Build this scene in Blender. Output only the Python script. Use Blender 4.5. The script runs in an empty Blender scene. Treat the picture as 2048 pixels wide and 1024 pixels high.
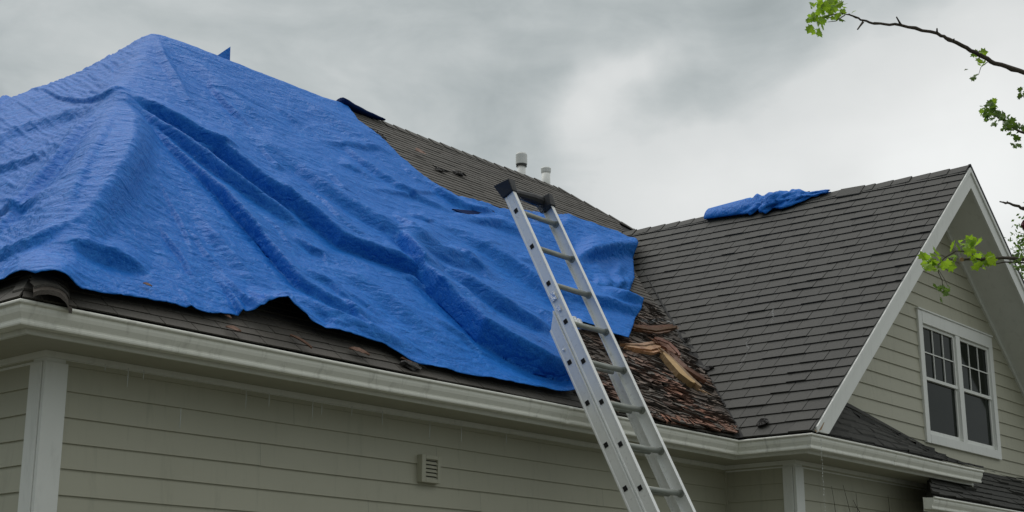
import bpy, math, random
import numpy as np
from mathutils import Vector
random.seed(7); rng = np.random.default_rng(11)
S = bpy.context.scene; COL = S.collection

# ------------------------------------------------------------------ camera
FPX = 2900.0; TH = math.atan(778/2900.0); HD = math.radians(40.1); CZ = 1.65
cam = bpy.data.cameras.new('camera'); camo = bpy.data.objects.new('camera', cam); COL.objects.link(camo)
cam.sensor_width = 36; cam.lens = FPX/2048*36; cam.clip_end = 3000; cam.clip_start = .05
camo.location = (0, 0, CZ); camo.rotation_euler = (math.pi/2+TH, 0, HD-math.pi/2)
S.camera = camo
S.view_settings.view_transform = 'Standard'; S.view_settings.look = 'None'; S.view_settings.gamma = 1
S.view_settings.exposure = 0.0

# survey helpers: the photograph's camera, used to measure where things stand
CF = np.array([math.cos(HD)*math.cos(TH), math.sin(HD)*math.cos(TH), math.sin(TH)])
CR = np.array([math.sin(HD), -math.cos(HD), 0.]); CU = np.cross(CR, CF); CC = np.array([0, 0, CZ])
def ray(x, y): return CF*FPX+CR*(x-1024)-CU*(y-512)
def prj(p):
    d = np.asarray(p, float)-CC; w = d@CF
    return 1024+FPX*(d@CR)/w, 512-FPX*(d@CU)/w
def hit(x, y, n, c):
    r = ray(x, y); n = np.asarray(n, float); return CC+r*((c-n@CC)/(n@r))
def far(x, y, dist):
    r = ray(x, y); return CC+r/np.linalg.norm(r)*dist

# ------------------------------------------------------------------ sky and sun
W = bpy.data.worlds.new('World'); S.world = W; W.use_nodes = True
nt = W.node_tree; nt.nodes.clear()
SUN_EL = math.radians(60); SUN_AZ = math.radians(75)     # azimuth of sun, ccw from +X
# bright and dark parts of the cloud deck: survey direction, spread in degrees, strength
SKYB = [(1285, 430, 2.0, .30), (1400, 410, 1.8, .22), (1530, 330, 1.5, .12), (1500, 420, 2.4, .20), (1800, 330, 2.6, .26), (2060, 330, 4.0, .50), (1900, 480, 3, .3), (1700, 260, 2.2, .12),
        (1120, 225, .9, .22), (1165, 200, .9, .27), (1225, 170, .9, .32), (1290, 140, .9, .15), (1345, 115, .8, .14), (1060, 245, 1.0, .10), (1400, 90, 1.2, .06), (1120, 290, 1.2, .07),
        (1560, 210, 2.2, .12), (1960, 120, 3.0, .18), (1560, 60, 3.0, -.09), (1290, 300, 2.2, -.10), (1420, 240, 2.0, -.08), (1660, 370, 1.3, -.08), (1200, 360, 1.5, .05), (900, 150, 3, -.05), (1050, 110, 2.2, -.05), (700, 10, 3, -.03), (560, 110, 3, .05), (100, 60, 3, .03), (0, 160, 2, -.03)]
class NB:
    def __init__(s, nt): s.nt = nt
    def n(s, t, **kw):
        nd = s.nt.nodes.new(t)
        for k, v in kw.items(): setattr(nd, k, v)
        return nd
    def l(s, a, b): s.nt.links.new(a, b)
    def put(s, sock, v):
        if v is None: return
        if hasattr(v, 'is_linked') or isinstance(v, bpy.types.NodeSocket): s.l(v, sock)
        else: sock.default_value = v
    def m(s, op, a, b=None, c=None, clamp=False):
        nd = s.n('ShaderNodeMath', operation=op); nd.use_clamp = clamp
        for i, v in enumerate((a, b, c)): s.put(nd.inputs[i], v)
        return nd.outputs[0]
    def noise(s, vec, scale, det=4, rough=.55, dist=0, out=0):
        nd = s.n('ShaderNodeTexNoise'); s.put(nd.inputs['Vector'], vec)
        nd.inputs['Scale'].default_value = scale; nd.inputs['Detail'].default_value = det
        nd.inputs['Roughness'].default_value = rough; nd.inputs['Distortion'].default_value = dist
        return nd.outputs[out]
    def mapping(s, vec, scale=(1, 1, 1), rot=(0, 0, 0), loc=(0, 0, 0)):
        nd = s.n('ShaderNodeMapping'); s.put(nd.inputs['Vector'], vec)
        nd.inputs['Scale'].default_value = scale; nd.inputs['Rotation'].default_value = rot; nd.inputs['Location'].default_value = loc
        return nd.outputs[0]
    def ramp(s, fac, stops):
        nd = s.n('ShaderNodeValToRGB'); s.put(nd.inputs[0], fac); cr = nd.color_ramp
        while len(cr.elements) < len(stops): cr.elements.new(.5)
        for e, (p, c) in zip(cr.elements, stops):
            e.position = p; e.color = tuple(c)+(1,) if not isinstance(c, (int, float)) else (c, c, c, 1)
        return nd.outputs[0]
    def mix(s, f, a, b, mode='MIX'):
        nd = s.n('ShaderNodeMix', data_type='RGBA', blend_type=mode); s.put(nd.inputs[0], f)
        for i, v in ((6, a), (7, b)):
            if isinstance(v, (tuple, list)): v = tuple(v)+(1,) if len(v) == 3 else v
            s.put(nd.inputs[i], v)
        return nd.outputs[2]
    def sstep(s, v, a, b, lo=0., hi=1.):
        nd = s.n('ShaderNodeMapRange', interpolation_type='SMOOTHSTEP'); s.put(nd.inputs[0], v)
        for i, q in enumerate((a, b, lo, hi)): nd.inputs[i+1].default_value = q
        return nd.outputs[0]
b = NB(nt)
tc = b.n('ShaderNodeTexCoord').outputs['Generated']
sep = b.n('ShaderNodeSeparateXYZ'); b.l(tc, sep.inputs[0]); dz = sep.outputs[2]
def dirdot(px, py):
    r = ray(px, py); r = r/np.linalg.norm(r)
    nd = b.n('ShaderNodeVectorMath', operation='DOT_PRODUCT'); b.l(tc, nd.inputs[0]); nd.inputs[1].default_value = tuple(r); return nd.outputs['Value']
def blob(px, py, deg):            # a patch of sky round a direction, soft over deg degrees
    return b.sstep(dirdot(px, py), math.cos(math.radians(deg)), 1.0)
# overcast luminance: brightest overhead, darker to the horizon behind the viewer
zen = b.m('MULTIPLY', b.sstep(dz, 0.0, 1.0, .33, .98), b.m('ADD', 1.0, b.m('MULTIPLY', sep.outputs[0], .35)))
dw = b.noise(tc, 2.2, 5, .6, 0, 1)                         # warp the cloud shapes
wv = b.n('ShaderNodeVectorMath', operation='MULTIPLY_ADD'); b.l(dw, wv.inputs[0]); wv.inputs[1].default_value = (.16, .16, .16); b.l(tc, wv.inputs[2])
WV = wv.outputs[0]
def wblob(px, py, deg, s, sx=1.):
    r = ray(px, py); r = r/np.linalg.norm(r)
    sb_ = b.n('ShaderNodeVectorMath', operation='SUBTRACT'); b.l(WV, sb_.inputs[0]); sb_.inputs[1].default_value = tuple(r+.08)
    mp = b.n('ShaderNodeVectorMath', operation='DOT_PRODUCT'); b.l(sb_.outputs[0], mp.inputs[0]); b.l(sb_.outputs[0], mp.inputs[1])
    q = b.m('DIVIDE', mp.outputs['Value'], -2*math.radians(deg)**2); return b.m('MULTIPLY', b.m('POWER', 2.718, q), s)
n1 = b.noise(WV, 5.0, 7, .55, .3); n2 = b.noise(b.mapping(tc, scale=(1, 1, 2.2), rot=(0, .3, .35)), 11., 6, .55, .4); n3 = b.noise(b.mapping(tc, scale=(1, 1, 2.0), rot=(.4, 0, .9)), 2.6, 3, .5, .2)
front = b.sstep(dirdot(1000, 300), .55, .93)                  # the lit side of the cloud deck
acc = b.m('ADD', b.m('MULTIPLY', zen, b.m('SUBTRACT', 1.0, front)), b.m('MULTIPLY', front, .545))
for (x, y, d, s_) in SKYB:
    acc = b.m('ADD', acc, wblob(x, y, d, s_))
lum = b.m('ADD', acc, b.m('ADD', b.m('MULTIPLY', b.m('SUBTRACT', n1, .5), .42), b.m('ADD', b.m('MULTIPLY', b.m('SUBTRACT', n2, .5), .34), b.m('MULTIPLY', b.m('SUBTRACT', n3, .5), .12))))
lum = b.m('MAXIMUM', lum, .06)
hor = b.sstep(dz, -.02, .02, .18, 1.0)
lum = b.m('MULTIPLY', lum, hor)
lum = b.m('SUBTRACT', lum, b.m('MULTIPLY', b.m('MAXIMUM', b.m('SUBTRACT', lum, .72), 0.), .7))   # soft shoulder
tint = b.mix(b.sstep(lum, .3, .85), (.89, .995, 1.0), (.985, 1.0, .985))
cc = b.n('ShaderNodeVectorMath', operation='SCALE'); b.l(tint, cc.inputs[0]); b.l(lum, cc.inputs['Scale'])
sky = b.n('ShaderNodeTexSky', sky_type='NISHITA'); sky.sun_disc = False
sky.sun_elevation = SUN_EL; sky.sun_rotation = math.pi/2-SUN_AZ
bg1 = b.n('ShaderNodeBackground'); b.l(cc.outputs[0], bg1.inputs[0]); bg1.inputs[1].default_value = 1.0
bg2 = b.n('ShaderNodeBackground'); b.l(sky.outputs[0], bg2.inputs[0]); bg2.inputs[1].default_value = .08
mx = b.n('ShaderNodeMixShader'); mx.inputs[0].default_value = .06; b.l(bg1.outputs[0], mx.inputs[1]); b.l(bg2.outputs[0], mx.inputs[2])
wo = b.n('ShaderNodeOutputWorld'); b.l(mx.outputs[0], wo.inputs[0])

sl = bpy.data.lights.new('sun', 'SUN'); sl.energy = 1.4; sl.angle = math.radians(50); sl.color = (1, .97, .93)
so = bpy.data.objects.new('sun', sl); COL.objects.link(so); so.location = (0, 0, 20)
sd = Vector((math.cos(SUN_EL)*math.cos(SUN_AZ), math.cos(SUN_EL)*math.sin(SUN_AZ), math.sin(SUN_EL)))
so.rotation_euler = sd.to_track_quat('Z', 'Y').to_euler()

# ------------------------------------------------------------------ materials
def mat(name, fn):
    m = bpy.data.materials.new(name); m.use_nodes = True; t = m.node_tree; t.nodes.clear()
    q = NB(t); bs = q.n('ShaderNodeBsdfPrincipled'); o = q.n('ShaderNodeOutputMaterial'); q.l(bs.outputs[0], o.inputs[0])
    fn(q, bs, o); return m
def oc(q): return q.n('ShaderNodeTexCoord').outputs['Object']
def bump(q, bs, h, strength=.3, dist=.01, nrm=None):
    nd = q.n('ShaderNodeBump'); nd.inputs['Strength'].default_value = strength; nd.inputs['Distance'].default_value = dist
    q.put(nd.inputs['Height'], h)
    if nrm: q.l(nrm, nd.inputs['Normal'])
    if bs: q.l(nd.outputs[0], bs.inputs['Normal'])
    return nd.outputs[0]
def attr(q, n='tint'):
    a = q.n('ShaderNodeAttribute', attribute_name=n); return a.outputs['Color']

def painted(c1, c2, rough=.5, grime=.25, gc=(.12, .12, .09), scale=3.):
    def f(q, bs, o):
        v = oc(q); n = q.noise(v, scale, 5, .6); g = q.noise(q.mapping(v, scale=(3, 3, .7)), 4., 6, .65, .5)
        c = q.mix(n, c1, c2); c = q.mix(q.m('MULTIPLY', q.sstep(g, .5, .8), grime), c, gc)
        q.l(c, bs.inputs['Base Color']); bs.inputs['Roughness'].default_value = rough
        bump(q, bs, q.noise(v, 60, 3), .08, .004)
    return f
M = {}
M['trim'] = mat('white_trim', painted((.76, .77, .73), (.84, .85, .81), .45, .18))
M['gutter'] = mat('gutter_paint', None or painted((.82, .82, .73), (.88, .88, .80), .38, .40, (.13, .13, .10), 2.2))
M['soffit'] = None
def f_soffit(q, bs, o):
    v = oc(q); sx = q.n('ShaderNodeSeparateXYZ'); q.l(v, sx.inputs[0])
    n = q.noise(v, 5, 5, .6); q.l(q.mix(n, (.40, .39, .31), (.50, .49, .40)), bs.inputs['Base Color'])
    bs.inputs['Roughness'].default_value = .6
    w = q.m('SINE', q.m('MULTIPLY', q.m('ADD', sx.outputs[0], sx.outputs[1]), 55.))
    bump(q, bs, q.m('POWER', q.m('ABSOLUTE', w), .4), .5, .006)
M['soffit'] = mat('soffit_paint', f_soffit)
def f_siding(q, bs, o):
    v = oc(q); n = q.noise(v, 1.3, 5, .6); s = q.noise(q.mapping(v, scale=(9, 9, .8)), 2.2, 6, .62, .4)
    c = q.mix(n, (.43, .42, .325), (.50, .488, .385)); c = q.mix(q.m('MULTIPLY', q.sstep(s, .52, .8), .22), c, (.16, .16, .12))
    c = q.mix(1.0, c, attr(q), 'MULTIPLY')
    q.l(c, bs.inputs['Base Color']); bs.inputs['Roughness'].default_value = .55
    g = q.noise(q.mapping(v, scale=(1, 1, 9)), 26, 4, .6); bump(q, bs, g, .10, .004)
M['siding'] = mat('lap_siding_paint', f_siding)
def f_shingle(base, vary):
    def f(q, bs, o):
        v = oc(q); n = q.noise(v, 1.1, 5, .6); g = q.noise(v, 160, 2, .7); m2 = q.noise(v, 22, 4, .7)
        c = q.mix(n, base, tuple(x*vary for x in base)); c = q.mix(1.0, c, attr(q), 'MULTIPLY')
        c = q.mix(q.sstep(g, .35, .75), c, tuple(x*2.0 for x in base)); c = q.mix(q.m('MULTIPLY', q.sstep(m2, .5, .8), .35), c, tuple(x*.5 for x in base))
        q.l(c, bs.inputs['Base Color']); bs.inputs['Roughness'].default_value = .78
        bump(q, bs, q.m('ADD', g, m2), .35, .004)
    return f
M['shingle'] = mat('asphalt_shingle', f_shingle((.032, .0315, .0275), 1.35))
M['shingle_main'] = mat('weathered_shingle', f_shingle((.050, .046, .039), 1.4))
M['deckdark'] = mat('roofing_felt', lambda q, bs, o: (setattr(bs.inputs['Roughness'], 'default_value', .9), setattr(bs.inputs['Base Color'], 'default_value', (.02, .02, .02, 1))))
def f_rot(q, bs, o):
    v = oc(q); n = q.noise(v, 9, 6, .7, .6); n2 = q.noise(v, 2.2, 4, .6); cr = q.noise(q.mapping(v, scale=(4, 22, 10), rot=(0, 0, .25)), 3, 6, .7, 1.0)
    c = q.mix(1.0, q.ramp(n, [(.25, (.075, .062, .052)), (.5, (.15, .118, .095)), (.75, (.23, .165, .125))]), attr(q), 'MULTIPLY')
    c = q.mix(q.sstep(cr, .52, .72), c, (.02, .016, .013))
    q.l(c, bs.inputs['Base Color']); bs.inputs['Roughness'].default_value = .8
    bump(q, bs, q.m('ADD', n, cr), .8, .012)
M['rot'] = mat('rotted_shingle', f_rot)
def f_tarp(q, bs, o):
    v = oc(q)
    big = q.noise(v, .9, 5, .6); scuff = q.noise(v, 11, 8, .75, .8); fine = q.noise(v, 85, 4, .75, .4)
    c = q.mix(big, (.008, .125, .49), (.014, .160, .58))
    c = q.mix(q.m('MULTIPLY', q.sstep(scuff, .50, .66), .38), c, (.035, .25, .70))
    c = q.mix(q.m('MULTIPLY', q.sstep(fine, .50, .66), .42), c, (.05, .30, .76))
    c = q.mix(q.m('MULTIPLY', q.sstep(fine, .50, .34), .35), c, (.002, .07, .34))
    q.l(c, bs.inputs['Base Color'])
    q.l(q.m('ADD', .36, q.m('MULTIPLY', scuff, .25)), bs.inputs['Roughness'])
    bs.inputs['Specular IOR Level'].default_value = .22
    wn = q.n('ShaderNodeVectorMath', operation='MULTIPLY_ADD'); q.l(q.noise(v, 3, 3, .6, 0, 1), wn.inputs[0]); wn.inputs[1].default_value = (.25, .25, .25); q.l(v, wn.inputs[2]); w = wn.outputs[0]
    def crease(vec, sc, d, sharp):
        n = q.noise(vec, sc, d, .55, .3); return q.m('MINIMUM', q.m('MULTIPLY', q.m('ABSOLUTE', q.m('SUBTRACT', n, .5)), sharp), 1.0)
    m1 = q.mapping(w, scale=(1.0, 2.6, 2.6), rot=(0, 0, .35)); m2 = q.mapping(w, scale=(2.4, 1.0, 1.0), rot=(0, 0, .5)); m3 = q.mapping(w, scale=(1.2, 3., 3.), rot=(0, 0, -.35))
    h = q.m('ADD', q.m('MULTIPLY', crease(m1, 2.6, 2, 5), 1.3), q.m('ADD', q.m('MULTIPLY', crease(m2, 4.5, 2, 5), .45), q.m('ADD', q.m('MULTIPLY', crease(m3, 11, 2, 5), .30), q.m('MULTIPLY', crease(m1, 24, 1, 4), .09))))
    h = q.m('ADD', h, q.m('MULTIPLY', fine, .02))
    nn_ = bump(q, bs, h, .5, .016)
    df = q.n('ShaderNodeBsdfDiffuse'); q.l(c, df.inputs[0]); q.l(nn_, df.inputs['Normal']); mm = q.n('ShaderNodeMixShader'); mm.inputs[0].default_value = .5   # milky woven core under a thin glossy film
    q.l(df.outputs[0], mm.inputs[1]); q.l(bs.outputs[0], mm.inputs[2]); q.l(mm.outputs[0], o.inputs[0])
M['tarp'] = mat('blue_poly_tarp', f_tarp)
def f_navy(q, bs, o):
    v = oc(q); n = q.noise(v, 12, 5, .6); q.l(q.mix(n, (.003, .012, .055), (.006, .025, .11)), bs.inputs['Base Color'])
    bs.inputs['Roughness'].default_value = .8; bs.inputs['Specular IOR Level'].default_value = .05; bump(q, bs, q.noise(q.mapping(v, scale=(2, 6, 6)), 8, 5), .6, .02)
M['navy'] = mat('tarp_underside_shade', f_navy)  # dark navy: rolled underside, and shade painted into the tarp openings
def f_alu(q, bs, o):
    v = oc(q); n = q.noise(q.mapping(v, scale=(6, 1, 1)), 6, 5, .6); g = q.noise(v, 30, 6, .7)
    c = q.mix(n, (.80, .81, .79), (.92, .93, .91)); c = q.mix(q.m('MULTIPLY', q.sstep(g, .55, .75), .35), c, (.22, .22, .20))
    q.l(c, bs.inputs['Base Color']); bs.inputs['Metallic'].default_value = .2
    q.l(q.m('ADD', .38, q.m('MULTIPLY', n, .2)), bs.inputs['Roughness']); bump(q, bs, g, .12, .003)
M['alu'] = mat('scuffed_aluminium', f_alu)
def f_rung(q, bs, o):
    v = oc(q); q.l(q.mix(q.noise(v, 9, 5), (.24, .255, .23), (.38, .40, .36)), bs.inputs['Base Color']); bs.inputs['Metallic'].default_value = .35; bs.inputs['Roughness'].default_value = .42
M['rung'] = mat('rung_metal', f_rung)
def simple(name, c, r=.6, metal=0., sc=20, var=.6, bm=.3, bd=.004):
    def f(q, bs, o):
        v = oc(q); n = q.noise(v, sc, 6, .65, .4); q.l(q.mix(n, tuple(x*(1-var*.5) for x in c), tuple(x*(1+var*.5) for x in c)), bs.inputs['Base Color'])
        bs.inputs['Roughness'].default_value = r; bs.inputs['Metallic'].default_value = metal; bump(q, bs, n, bm, bd)
    return mat(name, f)
M['black'] = simple('black_rubber', (.014, .015, .017), .55)
M['hole'] = simple('rung_socket_shadow', (.006, .006, .006), .9)
M['silver'] = simple('crumpled_foil', (.75, .77, .78), .22, .9, 18, .3, .9, .02)
M['bark'] = simple('twig_bark', (.075, .06, .045), .85, 0, 25, .9, .8, .006)
M['debris'] = simple('wet_black_debris', (.016, .014, .012), .6, 0, 30, .8, .9, .02)
M['leafbrown'] = simple('dead_leaf', (.19, .10, .065), .65, 0, 30, .9, .7, .01)
M['woodnew'] = None
def f_wood(c1, c2, sc=(2.5, 30, 30)):
    def f(q, bs, o):
        v = oc(q); g = q.noise(q.mapping(v, scale=sc), 2.0, 6, .6, 1.2); n = q.noise(v, 5, 4)
        c = q.mix(g, c1, c2); c = q.mix(q.sstep(n, .52, .75), c, (.16, .06, .022)); c = q.mix(1.0, c, attr(q), 'MULTIPLY'); q.l(c, bs.inputs['Base Color'])
        bs.inputs['Roughness'].default_value = .6; bump(q, bs, g, .7, .012)
    return f
M['woodnew'] = mat('split_wood', f_wood((.26, .15, .07), (.56, .37, .19), (26, 3.5, 3.5)))
M['woodold'] = mat('rusty_wood', f_wood((.12, .055, .03), (.27, .13, .065), (14, 8, 8)))
def f_scuff(q, bs, o):
    bs.inputs['Base Color'].default_value = (.35, .36, .35, 1); bs.inputs['Roughness'].default_value = .8
    t = q.n('ShaderNodeBsdfTransparent'); m = q.n('ShaderNodeMixShader'); q.l(q.sstep(q.noise(oc(q), 60, 5, .7), .45, .62, .0, .45), m.inputs[0]); q.l(t.outputs[0], m.inputs[1]); q.l(bs.outputs[0], m.inputs[2]); q.l(m.outputs[0], o.inputs[0])
M['scuff'] = mat('chalk_scuff', f_scuff)
M['pvc'] = simple('white_pvc', (.80, .81, .78), .5, 0, 8, .15, .1)
M['joint'] = simple('dark_seal', (.05, .05, .045), .7)
def f_glass(q, bs, o):
    v = oc(q); n = q.noise(v, 1.6, 5, .65, .6); q.l(q.mix(n, (.003, .005, .004), (.018, .024, .018)), bs.inputs['Base Color'])  # green-dark blotches in the base colour stand in for reflections
    bs.inputs['Roughness'].default_value = .06; bs.inputs['IOR'].default_value = 1.2; bs.inputs['Specular IOR Level'].default_value = .35
M['glass'] = mat('dark_window_glass', f_glass)
M['screen'] = mat('insect_screen', lambda q, bs, o: (setattr(bs.inputs['Base Color'], 'default_value', (.010, .011, .013, 1)), setattr(bs.inputs['Roughness'], 'default_value', .35)))
def f_leaf(c1, c2, tr=.5):
    def f(q, bs, o):
        c = q.mix(q.noise(oc(q), 14, 3), c1, c2); c = q.mix(1.0, c, attr(q), 'MULTIPLY'); q.l(c, bs.inputs['Base Color']); bs.inputs['Roughness'].default_value = .5
        t = q.n('ShaderNodeBsdfTranslucent'); q.l(q.mix(.5, c, (c2[0]*1.6, c2[1]*1.6, c2[2])), t.inputs[0]); m = q.n('ShaderNodeMixShader'); m.inputs[0].default_value = tr
        q.l(bs.outputs[0], m.inputs[1]); q.l(t.outputs[0], m.inputs[2]); q.l(m.outputs[0], o.inputs[0])
    return f
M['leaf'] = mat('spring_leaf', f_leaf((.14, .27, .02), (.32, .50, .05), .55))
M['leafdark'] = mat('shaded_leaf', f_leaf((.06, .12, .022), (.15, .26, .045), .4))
def f_film(q, bs, o):
    bs.inputs['Base Color'].default_value = (.7, .75, .8, 1); bs.inputs['Roughness'].default_value = .15
    t = q.n('ShaderNodeBsdfTransparent'); m = q.n('ShaderNodeMixShader'); n = q.noise(oc(q), 30, 5, .7, 1.5)
    q.l(q.sstep(n, .5, .78, .04, .8), m.inputs[0]); q.l(t.outputs[0], m.inputs[1]); q.l(bs.outputs[0], m.inputs[2]); q.l(m.outputs[0], o.inputs[0])
    bump(q, bs, n, 1., .03)
M['film'] = mat('plastic_film', f_film)
def f_water(q, bs, o):
    bs.inputs['Base Color'].default_value = (.75, .78, .76, 1); bs.inputs['Roughness'].default_value = .08
    t = q.n('ShaderNodeBsdfTransparent'); m = q.n('ShaderNodeMixShader'); m.inputs[0].default_value = .75
    q.l(t.outputs[0], m.inputs[1]); q.l(bs.outputs[0], m.inputs[2]); q.l(m.outputs[0], o.inputs[0])
M['water'] = mat('dripping_water', f_water)
def f_grass(q, bs, o):
    v = oc(q); n = q.noise(v, .5, 6, .7); q.l(q.mix(n, (.06, .06, .045), (.11, .11, .08)), bs.inputs['Base Color']); bs.inputs['Roughness'].default_value = .9
    bump(q, bs, q.noise(v, 20, 5), .8, .05)
M['grass'] = mat('lawn', f_grass)

# ------------------------------------------------------------------ mesh helpers
class MB:
    def __init__(s): s.v = []; s.f = []; s.t = []; s.mi = []
    def face(s, pts, tint=(1, 1, 1), mi=0):
        i = len(s.v); s.v += [tuple(float(c) for c in p) for p in pts]; s.f.append(tuple(range(i, i+len(pts)))); s.t.append(tint); s.mi.append(mi)
    def mesh(s, verts, faces, tint=(1, 1, 1), mi=0):
        i = len(s.v); s.v += [tuple(float(c) for c in p) for p in verts]
        for f in faces: s.f.append(tuple(i+k for k in f)); s.t.append(tint); s.mi.append(mi)
    def box(s, o, a, b_, c, tint=(1, 1, 1), mi=0):     # corner o, edge vectors a,b,c
        o, a, b_, c = (np.asarray(q, float) for q in (o, a, b_, c))
        if np.dot(np.cross(a, b_), c) < 0: a, b_ = b_, a
        P = [o, o+a, o+a+b_, o+b_, o+c, o+a+c, o+a+b_+c, o+b_+c]
        s.mesh(P, [(3, 2, 1, 0), (4, 5, 6, 7), (0, 1, 5, 4), (1, 2, 6, 5), (2, 3, 7, 6), (3, 0, 4, 7)], tint, mi)
    def abox(s, x0, x1, y0, y1, z0, z1, tint=(1, 1, 1), mi=0): s.box((x0, y0, z0), (x1-x0, 0, 0), (0, y1-y0, 0), (0, 0, z1-z0), tint, mi)
    def tube(s, pts, rad, seg=8, tint=(1, 1, 1), mi=0, cap=True):
        pts = [np.asarray(p, float) for p in pts]; n = len(pts)
        if not hasattr(rad, '__len__'): rad = [rad]*n
        V = []; up = np.array([0, 0, 1.])
        for i, p in enumerate(pts):
            t = pts[min(i+1, n-1)]-pts[max(i-1, 0)]; t = t/(np.linalg.norm(t)+1e-9)
            r = np.array([1., 0, 0]) if abs(t@up) > .95 else up
            u = np.cross(t, r); u /= np.linalg.norm(u); w = np.cross(t, u)
            for k in range(seg):
                a = 2*math.pi*k/seg; V.append(p+rad[i]*(u*math.cos(a)+w*math.sin(a)))
        Fc = [(i*seg+k, (i+1)*seg+k, (i+1)*seg+(k+1) % seg, i*seg+(k+1) % seg) for i in range(n-1) for k in range(seg)]
        if cap: Fc += [tuple(range(seg)), tuple(reversed(range((n-1)*seg, n*seg)))]
        s.mesh(V, Fc, tint, mi)
    def obj(s, name, mats, parent=None, smooth=False, loc=None, bevel=0):
        if not isinstance(mats, (list, tuple)): mats = [mats]
        me = bpy.data.meshes.new(name)
        V = s.v
        if loc is not None: V = [(x-loc[0], y-loc[1], z-loc[2]) for x, y, z in V]
        me.from_pydata(V, [], s.f); 
        for m in mats: me.materials.append(m)
        me.polygons.foreach_set('material_index', s.mi)
        ca = me.color_attributes.new('tint', 'FLOAT_COLOR', 'CORNER')
        arr = np.ones((len(me.loops), 4), np.float32); k = 0
        cnt = [len(f) for f in s.f]; arr[:, :3] = np.repeat(np.array([t if hasattr(t, '__len__') else (t,)*3 for t in s.t], np.float32), cnt, axis=0)
        ca.data.foreach_set('color', arr.ravel())
        if smooth: me.polygons.foreach_set('use_smooth', [True]*len(s.f))
        me.update(); me.validate()
        o = bpy.data.objects.new(name, me); COL.objects.link(o)
        if loc is not None: o.location = loc
        if parent is not None: o.parent = parent
        if bevel:
            bv = o.modifiers.new('bevel', 'BEVEL'); bv.width = bevel; bv.segments = 2; bv.limit_method = 'ANGLE'
        return o
def tag(o, label=None, cat=None, group=None, kind=None):
    for k, v in (('label', label), ('category', cat), ('group', group), ('kind', kind)):
        if v: o[k] = v
    return o
def empty(name, loc, label, cat, group=None):
    o = bpy.data.objects.new(name, None); COL.objects.link(o); o.location = loc; o.empty_display_size = .2
    return tag(o, label, cat, group)
def rel(parent, pts):  # not used for rotated parents
    return pts
def place(mb, name, mats, parent, **kw):     # child of an Empty that only carries a location
    o = mb.obj(name, mats, None, **kw); o.parent = parent; l = parent.location.copy(); q = parent.parent
    while q is not None: l += q.location; q = q.parent
    o.location = Vector(o.location)-l; return o
def vnoise(x, y, seed=0):
    xi = np.floor(x).astype(np.int64); yi = np.floor(y).astype(np.int64); fx = x-xi; fy = y-yi
    def h(a, c):
        n = (a*374761393+c*668265263+seed*982451653) & 0xffffffff; n = ((n ^ (n >> 13))*1274126177) & 0xffffffff; return ((n ^ (n >> 16)) & 0xffff)/65535.
    fx = fx*fx*fx*(fx*(fx*6-15)+10); fy = fy*fy*fy*(fy*(fy*6-15)+10)
    return (h(xi, yi)*(1-fx)+h(xi+1, yi)*fx)*(1-fy)+(h(xi, yi+1)*(1-fx)+h(xi+1, yi+1)*fx)*fy
def fbm(x, y, seed=0, o=4, g=.5):
    s = 0; a = 1; t = 0
    for i in range(o): s = s+a*vnoise(x*2**i+i*17.3, y*2**i+i*9.1, seed+i); t += a; a *= g
    return s/t
def sst(a, b_, x): t = np.clip((x-a)/(b_-a), 0, 1); return t*t*(3-2*t)

# ------------------------------------------------------------------ measured layout
G = CZ+1.70                      # gutter rim height 3.35
P = .86                          # roof pitch (rise per run)
EX, EY = 3.87, 6.52              # corner of the main eave
VX = 10.77                       # eave of the projecting wing
WY = 5.82                        # its front eave
RY = 11.34; RZ = G+P*(RY-EY)     # main ridge
PX = 7.915; RXE = 14.42          # ridge ends
GXR = 14.6; GZR = G+P*(GXR-VX)   # gable ridge
QL = (RZ-G)/(PX-EX)              # pitch of the left hip face
CH = math.hypot(1, P)            # slope length per unit run
FN = (0, -P, 1); FC = G-P*EY     # main front plane
LN = (-QL, 0, 1)
GN = (-P, 0, 1); GC = G-P*VX     # gable's left plane
def fpl(x, y): return hit(x, y, FN, FC)
def gpl(x, y): return hit(x, y, GN, GC)
def fz(x, y): return G+P*(y-EY)
def fpo_(x, y, h): return fpl(x, y)+np.array([0, -P/math.hypot(1, P), 1/math.hypot(1, P)])*h

house = empty('house', (EX, EY, 0), 'beige lap-sided house with dark shingle roofs, white gutter and storm damage', 'house')
def part(mb, name, mats, parent=None, **kw):
    if parent is None or parent is house: return place(mb, name, mats, house, **kw)
    o = mb.obj(name, mats, None, **kw); o.parent = parent
    l = Vector((0, 0, 0)); q = parent
    while q is not None: l += q.location; q = q.parent
    o.location = Vector(o.location)-l
    return o

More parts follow.
